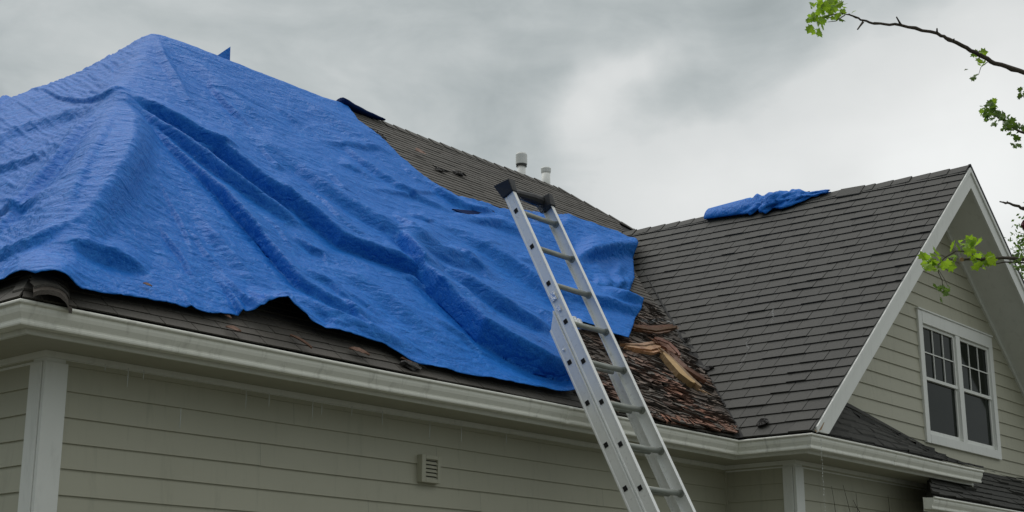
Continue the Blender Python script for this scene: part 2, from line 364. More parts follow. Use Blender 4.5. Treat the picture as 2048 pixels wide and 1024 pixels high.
# ---- shingled roof planes: every tab its own slab
def shingles(mb, org, a, u, n, L, lim, expo, tabw, jit=1., th=.011, rough=0., tint=(.72, 1.22), warm=0):
    org, a, u, n = (np.asarray(q, float) for q in (org, a, u, n))
    k = 0; v = 0.
    while v < L:
        v1 = min(v+expo, L); lo0, hi0 = lim(v); lo1, hi1 = lim(v1)
        if max(hi0-lo0, hi1-lo1) > .02:
            s = min(lo0, lo1)-random.random()*tabw; ph = random.random()*6; wob = random.uniform(-.0025, .0025)*jit
            while s < max(hi0, hi1):
                w = tabw*random.uniform(.75, 1.3); s1 = s+w-.006
                A0, B0 = np.clip([s, s1], lo0, hi0); A1, B1 = np.clip([s, s1], lo1, hi1)
                if B0-A0 > .004 or B1-A1 > .004:
                    def dv(q): return wob+jit*.004*math.sin(q*1.3+ph)+jit*.003*math.sin(q*4.1+ph*2)
                    t0 = th*random.uniform(.92, 1.12)+rough*random.random()**4*.03; t1 = .002
                    dA = dv(A0); dB = dv(B0); j = random.uniform(-.0025, .0025)*jit
                    p = [org+a*A0+u*(v-.008+dA+j)+n*t0, org+a*B0+u*(v-.008+dB+j)+n*(t0+rough*random.random()**3*.012), org+a*B1+u*(v1+.01)+n*t1, org+a*A1+u*(v1+.01)+n*t1]
                    tt = random.uniform(*tint); tc = (tt*(1+warm*random.random()), tt, tt*(1-warm*.3*random.random()))
                    mb.face(p, tc)
                    mb.face([p[0]-n*t0, p[1]-n*t0, p[1], p[0]], tuple(x*.6 for x in tc))  # butt face tinted darker: a shadow line painted under each course
                    mb.face([p[0]-n*t0, p[0], p[3]], tc); mb.face([p[1], p[1]-n*t0, p[2]], tc)
                s += w
        v += expo
def pl(x, y, z): return np.array([x, y, z], float)
cphi, sphi = 1/CH, P/CH
mr = MB()
Lmain = (RY-EY-.02)*CH
def lim_front(v):
    y = EY+.018+v/CH; x0 = EX+(y-EY)/(RY-EY)*(PX-EX)
    sv = y-EY; kk = .30*max(0., min(1., (sv-1.7)/.8))
    if y < 10.35: x1 = VX+sv+.02-kk
    else: x1 = min(VX+(y-EY), RXE+(RY-y)*1.9)
    return x0, x1
EXP_MAIN = .092
shingles(mr, pl(0, EY+.018, G+.018*P), (1, 0, 0), (0, cphi, sphi), (0, -sphi, cphi), Lmain, lim_front, EXP_MAIN, .26, 1.0, .008, rough=.12, warm=.08)
part(mr, 'roof', M['shingle_main'])['label'] = 'long weathered main roof slope half hidden under the tarp'
# left hip face, back slope and right hip: courses as well, coarser
hl = MB(); cq = math.hypot(1, QL)
def lim_left(v):
    x = EX+.018+v/cq; t = (x-EX)/(PX-EX); return EY+t*(RY-EY), 16.16-t*(16.16-RY)
shingles(hl, pl(EX+.018, 0, G+.018*QL), (0, 1, 0), (1/cq, 0, QL/cq), (-QL/cq, 0, 1/cq), (PX-EX-.03)*cq, lim_left, .14, .3, 1., .009)
part(hl, 'roof', M['shingle_main'])
rb = MB()
rb.face([(EX, 16.16, G), (PX, RY, RZ), (RXE, RY, RZ), (18.6, 16.16, G)], .9)
rb.face([(RXE, RY, RZ), (15.467, 10.812, 7.03), (18.6, 7.0, G-.2), (18.6, 16.16, G)], .9)
part(rb, 'roof', M['shingle_main'])
# decks below the shingles keep the attic dark
dk = MB(); e = .02
dk.face([(EX, EY+.02, G-e), (VX, EY+.02, G-e), (VX+1.6, EY+1.6, G+P*1.6-e), (VX+2.2, EY+2.5, G+P*2.5-e), (GXR-.3, 10.35, GZR-e), (15.467, 10.812, 7.03-e), (RXE, RY, RZ-e), (PX, RY, RZ-e)])
dk.face([(EX, EY, G-e), (PX, RY, RZ-e), (EX, 16.16, G-e)])
dk.face([(VX, WY+.04, G-e), (GXR, WY+.04, GZR-e), (GXR, 10.7, GZR-e+.08), (VX+2.3, EY+2.65, G+P*2.3-e), (VX+1.5, EY+1.5, G+P*1.5-e), (VX, EY, G-e)])
dk.face([(GXR, WY+.04, GZR-e), (18.5, WY+.04, GZR-3.9*P-e), (18.5, 10.35, GZR-3.9*P-e), (GXR, 10.35, GZR-e+.08)])
part(dk, 'roof_deck', M['deckdark'])
# gable roof, left slope (ridge climbs slightly to the back as in the photo)
gr = MB()
Lg = (GXR-VX)*CH
BK = .10
def lim_gab(v):
    x = VX+.02+v/CH; sv = x-VX; kk = .34*max(0., min(1., (sv-1.5)/.8)); return WY, EY+sv+.03+kk
tilt = BK/4.5
class _: pass
shingles(gr, pl(VX+.02, 0, G+.02*P+.002), (0, 1, 0), (cphi, 0, sphi), (-sphi, 0, cphi), Lg-.03, lim_gab, .168, .21, 1.25, .013, rough=.25, tint=(.80, 1.18))
for i, (x, y, z) in enumerate(gr.v):                        # ridge rises a hand's width to the back
    w = max(0., min(1., (x-VX)/(GXR-VX))); gr.v[i] = (x, y, z+BK*w*w*max(0., y-WY)/4.5)
part(gr, 'gable_roof', M['shingle'])
gr2 = MB()
shingles(gr2, pl(18.45, 0, GZR-(18.45-GXR)*P+.008), (0, 1, 0), (-cphi, 0, sphi), (sphi, 0, cphi), (18.45-GXR)*CH, lambda v: (WY, 11.), .3, .4, 1., .012)
part(gr2, 'gable_roof', M['shingle'])
# ridge caps
def caps(name, p0, p1, nA, nB, step=.2, w=.13, lift=.012, th=.012, matn='shingle', skip=()):
    mb = MB(); p0 = np.array(p0, float); p1 = np.array(p1, float); L = np.linalg.norm(p1-p0); d = (p1-p0)/L; n = int(L/step)
    for i in range(n+1):
        if i in skip: continue
        s0 = i*step; s1 = min(L, s0+step*1.12); q0 = p0+d*s0; q1 = p0+d*s1; t = random.uniform(.75, 1.25)
        dl = lift+random.uniform(-.002, .004)
        for da in (nA, nB):
            da = np.array(da, float)*w*random.uniform(.93, 1.07); up0 = np.array([0, 0, dl+th]); up1 = np.array([0, 0, dl])
            a0, b0, a1, b1 = q0+up0, q0+da+up0, q1+up1, q1+da+up1
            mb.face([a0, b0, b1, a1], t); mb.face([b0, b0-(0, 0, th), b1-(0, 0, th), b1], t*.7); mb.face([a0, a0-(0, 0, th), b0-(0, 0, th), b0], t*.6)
    return part(mb, 'ridge_cap', M[matn])
caps('m', (PX, RY, RZ), (RXE, RY, RZ), (0, -cphi, -sphi), (0, cphi, -sphi), matn='shingle_main')
caps('g', (GXR, WY, GZR+.004), (GXR, 10.45, GZR+BK+.004), (-cphi, 0, -sphi), (cphi, 0, -sphi), .22, .14)
he = np.array([15.467, 10.812, 7.03]); hs = np.array([RXE, RY, RZ])
caps('h', hs, he, (-.3, -.55, -.47), (.7, .2, -.5), .2, .12, matn='shingle_main')
caps('hl', (EX+.05, EY+.06, G+.05), (EX+1.2, EY+1.2*(RY-EY)/(PX-EX), G+1.2*QL), (.75, 0, -.02), (-.02, .75, -.02), .2, .13, matn='shingle_main')
hm = MB(); NU, NVv = 14, 8; V = []
for i in range(NU+1):
    for j in range(NVv+1):
        u, w_ = i/NU, j/NVv; x = 58+86*u; y0 = 600+(x-48)*.20; yt = 566+8*u
        V.append(fpo_(x, y0+(yt-y0)*w_, .085*math.sin(math.pi*min(1, .12+u*.98))**.5*(.35+.65*(1-w_*.6))*(1 if u < .97 else .5)+.004*random.random()))
hm.mesh(V, [(i*(NVv+1)+j, (i+1)*(NVv+1)+j, (i+1)*(NVv+1)+j+1, i*(NVv+1)+j+1) for i in range(NU) for j in range(NVv)], (1.25, 1.05, .95))
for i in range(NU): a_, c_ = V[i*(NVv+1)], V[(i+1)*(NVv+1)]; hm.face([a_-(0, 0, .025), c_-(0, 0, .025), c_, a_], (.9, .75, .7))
for q_ in (.25, .5, .78):   # torn layers across the hump
    for i in range(NU-1):
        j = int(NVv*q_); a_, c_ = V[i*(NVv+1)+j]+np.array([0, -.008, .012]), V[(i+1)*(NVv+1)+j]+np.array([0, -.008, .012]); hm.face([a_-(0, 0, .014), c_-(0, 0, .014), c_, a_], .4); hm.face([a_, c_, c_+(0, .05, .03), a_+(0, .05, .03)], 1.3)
part(hm, 'hip_cap', M['shingle_main'])['label'] = 'humped worn cap shingles at the left corner under the tarp arch'
# two lifted caps on the gable ridge
lc = MB()
for yy, dz_, ll in ((7.05, -.012, .30), ):
    zr = GZR+BK*(yy-WY)/4.5
    lc.box((GXR-.15, yy, zr-.10+dz_), (.15, 0, .13), (0, ll, .012), (0, 0, .012), .8); lc.box((GXR, yy, zr+.03+dz_), (.15, 0, -.13), (0, ll, .012), (0, 0, .012), .8)
part(lc, 'ridge_cap', M['shingle'])['label'] = 'lifted ridge caps near the front of the gable'

for pts in (([1549, 617], [1546, 628], [1549, 640], [1543, 652]), ([1497, 680], [1494, 690], [1499, 702], [1493, 715], [1486, 727], [1478, 738])):
    sc_ = MB()
    for a_, c_ in zip(pts, pts[1:]):
        for k in range(3):
            q0 = gpl(a_[0]+(c_[0]-a_[0])*k/3, a_[1]+(c_[1]-a_[1])*k/3); q1 = gpl(a_[0]+(c_[0]-a_[0])*(k+1)/3, a_[1]+(c_[1]-a_[1])*(k+1)/3); w = random.uniform(.004, .012); up_ = np.array([-sphi, 0, cphi])*.020
            sc_.face([q0+up_+(0, -w, 0), q1+up_+(0, -w, 0), q1+up_+(0, w, 0), q0+up_+(0, w, 0)])
    part(sc_, 'chalk_scuff', M['scuff'])
# ---- eave path helpers
def offset_path(path, d):          # d>0 inwards (towards the house); path runs left to right along the eave
    out = []; n = len(path)
    for i in range(n):
        p = np.array(path[i], float); ns = []
        if i > 0: t = p-np.array(path[i-1]); t = t/np.linalg.norm(t); ns.append(np.array([-t[1], t[0]]))
        if i < n-1: t = np.array(path[i+1])-p; t = t/np.linalg.norm(t); ns.append(np.array([-t[1], t[0]]))
        if len(ns) == 2: m = ns[0]+ns[1]; m = m/(m@ns[0]); 
        else: m = ns[0]
        out.append(p+m*d)
    return out
EAVE = [(EX, 15.6), (EX, EY), (VX, EY), (VX, WY), (14.30, WY)]
WALL = [(4.35, 15.6), (4.35, 7.0), (11.30, 7.0), (11.30, 6.30), (14.0, 6.30)]
def sweep(mb, path, prof, zt, i0=0, i1=None, caps_=(False, False), sag=0):   # prof: (inward, z) points
    i1 = len(path)-1 if i1 is None else i1
    offs = [offset_path(path, d) for d, z in prof]
    for i in range(i0, i1):
        L = np.linalg.norm(np.array(path[i+1])-np.array(path[i])); ns = max(1, int(L/.5))
        for s in range(ns):
            r0, r1 = s/ns, (s+1)/ns
            def pt(k, r):
                q = offs[k][i]*(1-r)+offs[k][i+1]*r; w = sag*(math.sin(q[0]*1.7+q[1])*.6+math.sin(q[0]*.6+2)*.9)*math.sin(math.pi*r); return (q[0], q[1], zt+prof[k][1]+w)
            for k in range(len(prof)-1): mb.face([pt(k, r0), pt(k, r1), pt(k+1, r1), pt(k+1, r0)])
    for fl, i in ((caps_[0], i0), (caps_[1], i1)):
        if fl: mb.face([(offs[k][i][0], offs[k][i][1], zt+prof[k][1]) for k in range(len(prof))])
GP = [(.118, -.005), (.118, -.118), (.045, -.124), (.036, -.122), (.033, -.115), (.033, -.104), (.037, -.099), (.036, -.090), (.028, -.076), (.019, -.060), (.014, -.042), (.013, -.026), (.010, -.021), (.002, -.020), (-.003, -.014), (-.003, -.006), (.002, 0), (.010, .001), (.015, -.004), (.016, -.012)]
for a0, a1, c, lb in ((0, 2, (False, False), 'long white gutter of the main eave'), (2, 4, (False, True), 'short gutter wrapping the projecting wing')):
    g = MB(); sweep(g, EAVE, GP, G, a0, a1, c, sag=.004); part(g, 'gutter', M['gutter'], smooth=False)['label'] = lb
# mitre straps and joint seams
for (x, y) in ((VX-.16, EY), (8.4, EY), (12.35, WY)):
    sm = MB(); sweep(sm, [(x, y), (x+.035, y)], [(d-.0025, z*1.01) for d, z in GP[2:18]], G, caps_=(True, True)); part(sm, 'gutter_joint', M['gutter'])
sm = MB(); sweep(sm, [(VX, EY-.10), (VX, EY-.14)], [(d-.0025, z*1.01) for d, z in GP[2:18]], G, caps_=(True, True))
part(sm, 'gutter_joint', M['gutter'])
# fascia, soffit, frieze
fa = MB(); sweep(fa, EAVE, [(.12, -.0), (.12, -.145), (.142, -.145)], G, caps_=(False, True)); part(fa, 'fascia', M['trim'])
sf = MB(); oi = offset_path(EAVE, .121); zs = G-.138
for i in range(4): sf.face([(oi[i][0], oi[i][1], zs), (oi[i+1][0], oi[i+1][1], zs), (WALL[i+1][0], WALL[i+1][1], zs), (WALL[i][0], WALL[i][1], zs)])
sf.face([(14.18, WY+.12, zs), (14.30, WY+.12, zs), (14.30, 6.3, zs), (14.0, 6.3, zs)])
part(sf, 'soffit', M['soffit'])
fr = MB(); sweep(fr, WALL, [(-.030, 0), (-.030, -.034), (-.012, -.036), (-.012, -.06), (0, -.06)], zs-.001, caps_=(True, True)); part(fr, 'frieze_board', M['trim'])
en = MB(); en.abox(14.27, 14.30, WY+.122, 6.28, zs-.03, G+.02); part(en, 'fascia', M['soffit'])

# ---- lap siding
def siding(mb, x_of, nrm, z0, z1, phase, lim, expo=.1415, holes=None, lap=.017, proud=.004):
    # x_of(s)-> (x,y); lim(z)->(s0,s1)
    nrm = np.array(nrm, float); k0 = math.floor((z0-phase)/expo); z = phase+k0*expo
    while z < z1:
        a, c = max(z, z0), min(z+expo, z1)
        if c-a > .005:
            s0, s1 = lim(a); t0, t1 = lim(c)
            segs = [(s0, s1, t0, t1)]
            if holes:
                hx0, hx1, hz0, hz1 = holes
                if c > hz0 and a < hz1: segs = [(s0, hx0, t0, hx0), (hx1, s1, hx1, t1)]
            for (A, B_, A1, B1) in segs:
                if B_-A < .01 and B1-A1 < .01: continue
                # long boards with butt joints
                cuts = [0.]; 
                L = max(B_-A, .01); q = random.uniform(1.2, 3.6)
                while q < L-.5: cuts.append(q/L); q += random.uniform(3.4, 3.7)
                cuts.append(1.)
                for r0, r1 in zip(cuts, cuts[1:]):
                    g = .0015/L if r1 < 1 else 0; t = random.uniform(.975, 1.02)
                    def w(s, zz, o): x, y = x_of(s); return np.array([x, y, zz])+nrm*o
                    n = max(1, int((r1-r0)*L/.6)); pb = random.random()*6
                    for i in range(n):
                        ra = r0+(r1-g-r0)*i/n; rb_ = r0+(r1-g-r0)*(i+1)/n
                        def wz(r): return .0022*math.sin((A+(B_-A)*r)*1.9+pb)
                        p0 = w(A+(B_-A)*ra, a+wz(ra), lap); p1 = w(A+(B_-A)*rb_, a+wz(rb_), lap); p2 = w(A1+(B1-A1)*rb_, c+.006, proud); p3 = w(A1+(B1-A1)*ra, c+.006, proud)
                        mb.face([p0, p1, p2, p3], t); q0 = p0-nrm*(lap-.003); q1 = p1-nrm*(lap-.003); mb.face([q0, q1, p1, p0], t)
        z += expo
ws = MB(); siding(ws, lambda s: (s, 7.0), (0, -1, 0), 0.25, zs, 3.004, lambda z: (4.46, 11.29)); part(ws, 'wall', M['siding'])['label'] = 'long lap-sided wall under the main eave'
ws = MB(); siding(ws, lambda s: (4.35, -s), (-1, 0, 0), 0.25, zs, 3.02, lambda z: (-15.6, -7.11)); part(ws, 'wall', M['siding'])
ws = MB(); siding(ws, lambda s: (11.3, s), (-1, 0, 0), 0.25, zs, 3.02, lambda z: (6.40, 6.985)); part(ws, 'wall', M['siding'])
UND = .205
def glim(z):
    h = (GZR-UND-z)/P; return (max(11.0, GXR-h), min(18.0, GXR+h)) if h > 0 else (GXR, GXR)
ws = MB(); siding(ws, lambda s: (s, 6.30), (0, -1, 0), G-.10, GZR-UND-.01, 5.076, glim, holes=(14.07, 15.88, 3.74, 5.0)); part(ws, 'wall', M['siding'])['label'] = 'pale lap-sided gable wall around the window'
ws = MB(); siding(ws, lambda s: (s, 6.30), (0, -1, 0), 0.25, zs, 3.02, lambda z: (11.42, 13.93)); part(ws, 'wall', M['siding'])['label'] = 'lower wall of the projecting wing with faint dirt streaks'
ws = MB(); siding(ws, lambda s: (s, 6.30), (0, -1, 0), 0.25, G-.10, 3.02, lambda z: (14.10, 18.0)); part(ws, 'wall', M['siding'])
# wall core so no light leaks
wc = MB(); wc.face([(4.36, 15.6, 0), (4.36, 7.01, 0), (4.36, 7.01, zs+.1), (4.36, 15.6, zs+.1)]); wc.face([(4.36, 7.01, 0), (11.31, 7.01, 0), (11.31, 7.01, zs+.1), (4.36, 7.01, zs+.1)])
wc.face([(11.31, 7.01, 0), (11.31, 6.31, 0), (11.31, 6.31, zs+.1), (11.31, 7.01, zs+.1)])
wc.face([(11.31, 6.32, 0), (18.0, 6.32, 0), (18.0, 6.32, G+.4), (GXR, 6.32, GZR-.1), (11.31, 6.32, G+.4)]); wc.face([(18, 6.31, 0), (18, 15, 0), (18, 15, G), (18, 6.31, G)])
part(wc, 'sheathing', M['deckdark'])
# corner boards
def cboard(x, y, sx, sy, wx=.105, wy=.105, z0=.2, z1=zs-.06, t=.028):
    mb = MB(); y0, y1 = sorted((y-sy*t, y)); x0, x1 = sorted((x-sx*.022, x+sx*wx)); mb.abox(x0, x1, y0, y1, z0, z1)
    x0, x1 = sorted((x-sx*(t), x)); y0, y1 = sorted((y+sy*.004, y+sy*wy)); mb.abox(x0, x1, y0, y1, z0, z1)
    return part(mb, 'corner_board', M['trim'], bevel=.003)
cboard(4.35, 7.0, 1, 1, .12, .12); cboard(11.30, 6.30, 1, 1, .12, .10)
mb = MB(); mb.abox(11.27, 11.30, 6.97, 7.0, .2, zs-.06); part(mb, 'corner_board', M['siding'])
mb = MB(); mb.abox(13.94, 14.03, 6.27, 6.32, .2, zs-.06); mb.abox(14.03, 14.08, 6.28, 6.32, .2, zs-.06); part(mb, 'corner_board', M['trim'], bevel=.003)
# rakes and their soffits
def rake(x0, x1, tagl=None):
    mb = MB(); zt = lambda x: GZR-abs(x-GXR)*P-.004; d = .225
    left = x0 < GXR-.1
    if left: A = [(x0, WY, zt(x0)), (x1, WY, zt(x1)), (x1, WY, zt(x1)-d), (VX+(d+.03)/P, WY, G+.022), (x0, WY, G+.022)]
    else: A = [(x0, WY, zt(x0)), (x1, WY, zt(x1)), (x1, WY, zt(x1)-d), (x0, WY, zt(x0)-d)]
    nA = len(A); mb.mesh(A+[(p[0], WY+.028, p[2]) for p in A], [tuple(range(nA))[::-1], tuple(range(nA, 2*nA))]+[(k, (k+1) % nA, nA+(k+1) % nA, nA+k) for k in range(nA)])
    # shingle mould along the top edge
    A = [(x0, WY-.016, zt(x0)+.002), (x1, WY-.016, zt(x1)+.002), (x1, WY-.016, zt(x1)-.05), (x0, WY-.016, zt(x0)-.05)]; B_ = [(p[0], WY-.001, p[2]) for p in A]
    mb.mesh(A+B_, [(3, 2, 1, 0), (4, 5, 6, 7), (0, 1, 5, 4), (1, 2, 6, 5), (2, 3, 7, 6), (3, 0, 4, 7)])
    o = part(mb, 'rake_board', M['trim'])
    if tagl: o['label'] = tagl
    if left: x0 = VX+.50
    s = MB(); zz = lambda x: GZR-abs(x-GXR)*P-UND
    s.face([(x0, WY+.028, zz(x0)), (x1, WY+.028, zz(x1)), (x1, 6.31, zz(x1)), (x0, 6.31, zz(x0))]); part(s, 'soffit', M['trim'])
    f = MB(); zq = lambda x: zz(x)-.001    # trim at wall
    A = [(x0, 6.268, zq(x0)), (x1, 6.268, zq(x1)), (x1, 6.268, zq(x1)-.07), (x0, 6.268, zq(x0)-.07)]; B_ = [(p[0], 6.299, p[2]) for p in A]
    f.mesh(A+B_, [(3, 2, 1, 0), (4, 5, 6, 7), (0, 1, 5, 4), (1, 2, 6, 5), (2, 3, 7, 6), (3, 0, 4, 7)]); part(f, 'frieze_board', M['trim'])
rake(VX+.07, GXR, 'left white rake board of the gable, split at its foot'); rake(GXR, 18.45)
mb = MB(); A = (GXR, WY-.02, GZR+.008); Bq = (18.45, WY-.02, GZR-3.85*P+.008)
mb.box(A, (3.85, 0, -3.85*P), (0, .03, 0), (0, 0, .03), .6); part(mb, 'drip_edge', M['black'])
# splintered rake foot
mb = MB()
f0 = np.array([VX+.05, WY-.01, G+.01])
mb.mesh([f0, f0+(.10, 0, .03), f0+(.16, 0, .10), f0+(.05, .05, .07), f0+(.12, .05, .02)], [(0, 1, 3), (1, 2, 3), (0, 4, 1), (1, 4, 2), (0, 3, 4), (2, 4, 3)])
part(mb, 'rake_splinter', M['woodnew'])
# pent roof strip at the gable foot
pr_ = MB(); XA, XB = VX+.20, 14.42
def pent(s, t):      # s along, t up 0..1
    x = XA+(XB-XA)*s; ztop = np.interp(x, [11, 12.2, 14.5], [3.83, 3.83, 3.50]); z0 = G+.03; ztop = min(ztop, G+P*(x-VX)-.07)
    return np.array([x, WY+.04+(6.29-WY-.04)*t, z0+(ztop-z0)*t])
nc = 6
for k in range(nc):
    s = -random.random()*.06
    while s < 1:
        w = random.uniform(.05, .09); s1 = min(1, s+w-.002); s0_ = max(0, s)
        if s1 > s0_:
            j = random.uniform(-.05, .05)/nc*1.5; t0 = max(0, (k+j)/nc); t1 = (k+1.1)/nc; h = random.uniform(.008, .02)+.02*random.random()**4
            a0, b0, b1, a1 = pent(s0_, t0)+(0, 0, h), pent(s1, max(0, t0+random.uniform(-.02, .02)))+(0, 0, h*random.uniform(.7, 1.5)), pent(s1, min(1, t1))+(0, 0, .003), pent(s0_, min(1, t1))+(0, 0, .003)
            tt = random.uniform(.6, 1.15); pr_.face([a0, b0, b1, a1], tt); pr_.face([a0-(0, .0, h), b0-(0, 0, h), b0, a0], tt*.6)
        s += w
for i in range(12):
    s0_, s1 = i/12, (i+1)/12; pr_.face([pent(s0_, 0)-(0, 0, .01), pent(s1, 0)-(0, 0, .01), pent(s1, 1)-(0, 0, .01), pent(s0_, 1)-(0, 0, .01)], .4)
    t0 = random.uniform(.8, 1)
    pr_.face([pent(s0_, .93)+(0, -.01, .014), pent(s1, .93)+(0, -.01, .014), pent(s1, 1)+(0, -.012, .035), pent(s0_, 1)+(0, -.012, .035)], .45)
part(pr_, 'pent_roof', M['shingle'])['label'] = 'dark narrow shingle strip at the foot of the gable wall'
# lower porch roof at the right
PY0, PZ0 = 5.75, 2.985
po = MB(); LP = math.hypot(.55, .49)
shingles(po, pl(12.93, PY0+.03, PZ0+.027), (1, 0, 0), (0, .55/LP, .49/LP), (0, -.49/LP, .55/LP), LP-.03, lambda v: (1.15*v/LP, 5.0), .10, .22, 1.6, .013, rough=.8, tint=(.6, 1.1))
po.face([(12.93, PY0+.02, PZ0), (17.9, PY0+.02, PZ0), (17.9, 6.3, PZ0+.48), (14.09, 6.3, PZ0+.48)], .4); po.face([(12.96, 5.88, PZ0-.125), (17.9, 5.88, PZ0-.125), (17.9, 6.3, PZ0-.125), (14.09, 6.3, PZ0-.125)], .6); po.face([(12.96, 5.88, PZ0-.125), (14.09, 6.3, PZ0-.125), (14.09, 6.3, PZ0+.47), (12.96, 5.79, PZ0)], .6)
part(po, 'porch_roof', M['shingle'])['label'] = 'lowest shingle roof strip at the right'
g = MB(); sweep(g, [(12.93, PY0), (17.9, PY0)], [(d, z*.92) for d, z in GP], PZ0, caps_=(True, True)); sweep(g, [(12.93, PY0), (17.9, PY0)], [(.12, 0), (.12, -.13)], PZ0); part(g, 'gutter', M['gutter'])['label'] = 'lowest gutter at the right edge'

# ---- window
WX0, WX1, WZ0, WZ1 = 14.01, 15.94, 3.645, 5.04
fy = 6.30
wn = MB()
wn.abox(WX0, WX0+.095, fy-.035, fy+.02, WZ0, WZ1); wn.abox(WX1-.095, WX1, fy-.035, fy+.02, WZ0, WZ1)
wn.abox(WX0+.096, WX1-.096, fy-.038, fy+.02, WZ1-.135, WZ1); wn.abox(WX0+.096, WX1-.096, fy-.038, fy+.02, WZ0, WZ0+.095)
MX = 14.985; wn.abox(MX-.055, MX+.055, fy-.033, fy+.02, WZ0+.096, WZ1-.136)
wn.abox(WX0-.01, WX1+.01, fy-.05, fy+.0, WZ1+.001, WZ1+.018)
window = part(wn, 'window', M['trim'], bevel=.003); window['label'] = 'white double window with grilles in the upper sashes'
wloc = None
def wpart(mb, name, m, **kw): return part(mb, name, m, window, **kw)
for (a, c) in ((WX0+.096, MX-.056), (MX+.056, WX1-.096)):
    z0, z1 = WZ0+.096, WZ1-.136; zm = z0+(z1-z0)*.50; t = .032
    s = MB(); yf = fy-.012
    for (q0, q1, dy) in ((zm-.012, z1, 0.), (z0, zm+.02, .012)):
        s.abox(a, a+t, yf+dy, yf+dy+.03, q0, q1); s.abox(c-t, c, yf+dy, yf+dy+.03, q0, q1)
        s.abox(a+t+.0005, c-t-.0005, yf+dy, yf+dy+.03, q1-t, q1-.0005); s.abox(a+t+.0005, c-t-.0005, yf+dy, yf+dy+.03, q0+.0005, q0+t+(.015 if dy else 0))
    s.abox(a+.001, c-.001, yf-.004, yf-.0005, zm-.012, zm+.022)
    wpart(s, 'sash', M['trim'], bevel=.002)
    mu = MB()
    for i in (1, 2):
        x = a+t+(c-a-2*t)*i/3; mu.abox(x-.006, x+.006, yf+.006, yf+.016, zm+.024, z1-t)
    zz = (zm+.022+z1-t)/2; mu.abox(a+t, c-t, yf+.007, yf+.0155, zz-.006, zz+.006); wpart(mu, 'muntin', M['trim'])
    gl = MB(); gl.face([(a+.01, yf+.02, zm), (c-.01, yf+.02, zm), (c-.01, yf+.02, z1-.01), (a+.01, yf+.02, z1-.01)]); wpart(gl, 'glass_pane', M['glass'])
    gl = MB(); gl.face([(a+.01, yf+.028, z0+.01), (c-.01, yf+.028, z0+.01), (c-.01, yf+.028, zm), (a+.01, yf+.028, zm)]); wpart(gl, 'glass_pane', M['glass'])
# panes are opaque; reflections are painted into their colour as blotches
# window interior side behind lower sash to close the hole
cb = MB(); cb.face([(WX0+.05, fy+.05, WZ0+.05), (WX1-.05, fy+.05, WZ0+.05), (WX1-.05, fy+.05, WZ1-.05), (WX0+.05, fy+.05, WZ1-.05)]); wpart(cb, 'window_jamb', M['deckdark'])

# ---- louvred wall vent
va, vb = hit(838, 912, (0, 1, 0), 6.97), hit(874, 969, (0, 1, 0), 6.97)
vx0, vx1, vz0, vz1 = va[0], vb[0]+.005, 2.735, 2.925
v = MB(); t = .02
v.abox(vx0, vx1, 6.955, 6.962, vz0+.012, vz1-.012)
for (p) in ((vx0, vx0+.04, vz0, vz1), (vx1-.03, vx1, vz0, vz1), (vx0+.041, vx1-.031, vz1-.028, vz1), (vx0+.041, vx1-.031, vz0, vz0+.03)): v.abox(p[0], p[1], 6.938, 6.998, p[2], p[3])
vent = part(v, 'wall_vent', M['siding'], bevel=.004)
vs = MB()
for i in range(5):
    z = vz1-.034-i*.027; vs.abox(vx0+.041, vx1-.031, 6.9535, 6.9545, z-.007, z)
    vs.box((vx0+.041, 6.942, z-.026), (vx1-vx0-.072, 0, 0), (0, .012, .016), (0, .002, -.003), 1, 1)
part(vs, 'vent_louvre', [M['hole'], M['siding']], vent)

# ---- plumbing vents behind the ridge
def pipe(px, py, r, ztop, y, cap):
    bpt = hit(px, py, (0, 1, 0), y); x = bpt[0]; zb = RZ-P*(y-RY)-.05
    topz = hit(px, ztop, (0, 1, 0), y)[2]
    mb = MB(); mb.tube([(x, y, zb), (x, y, topz-(.12 if cap else .0))], r, 20)
    o = part(mb, 'vent_pipe', M['pvc'], smooth=True)
    c = MB()
    if cap:
        c.tube([(x, y, topz-.155), (x, y, topz-.15), (x, y, topz-.02), (x, y, topz)], [r*1.28, r*1.36, r*1.36, r*1.15], 20); part(c, 'pipe_cap', M['pvc'], o, smooth=False)
        c = MB(); c.tube([(x, y, topz-.185), (x, y, topz-.157)], [r*1.24, r*1.26], 20); part(c, 'pipe_seal', M['joint'], o)
    else:
        c.tube([(x, y, topz-.08), (x, y, topz-.06), (x, y, topz-.012), (x, y, topz)], [r*1.02, r*1.14, r*1.2, r*1.05], 20); part(c, 'pipe_cap', M['pvc'], o)
    fl = MB(); fl.tube([(x, y, zb), (x, y, zb+.18)], [r*2.2, r*1.1], 16); part(fl, 'pipe_boot', M['joint'], o)
pipe(1043, 345, .056, 307, 11.60, True); pipe(1092, 362, .058, 336, 11.60, False)

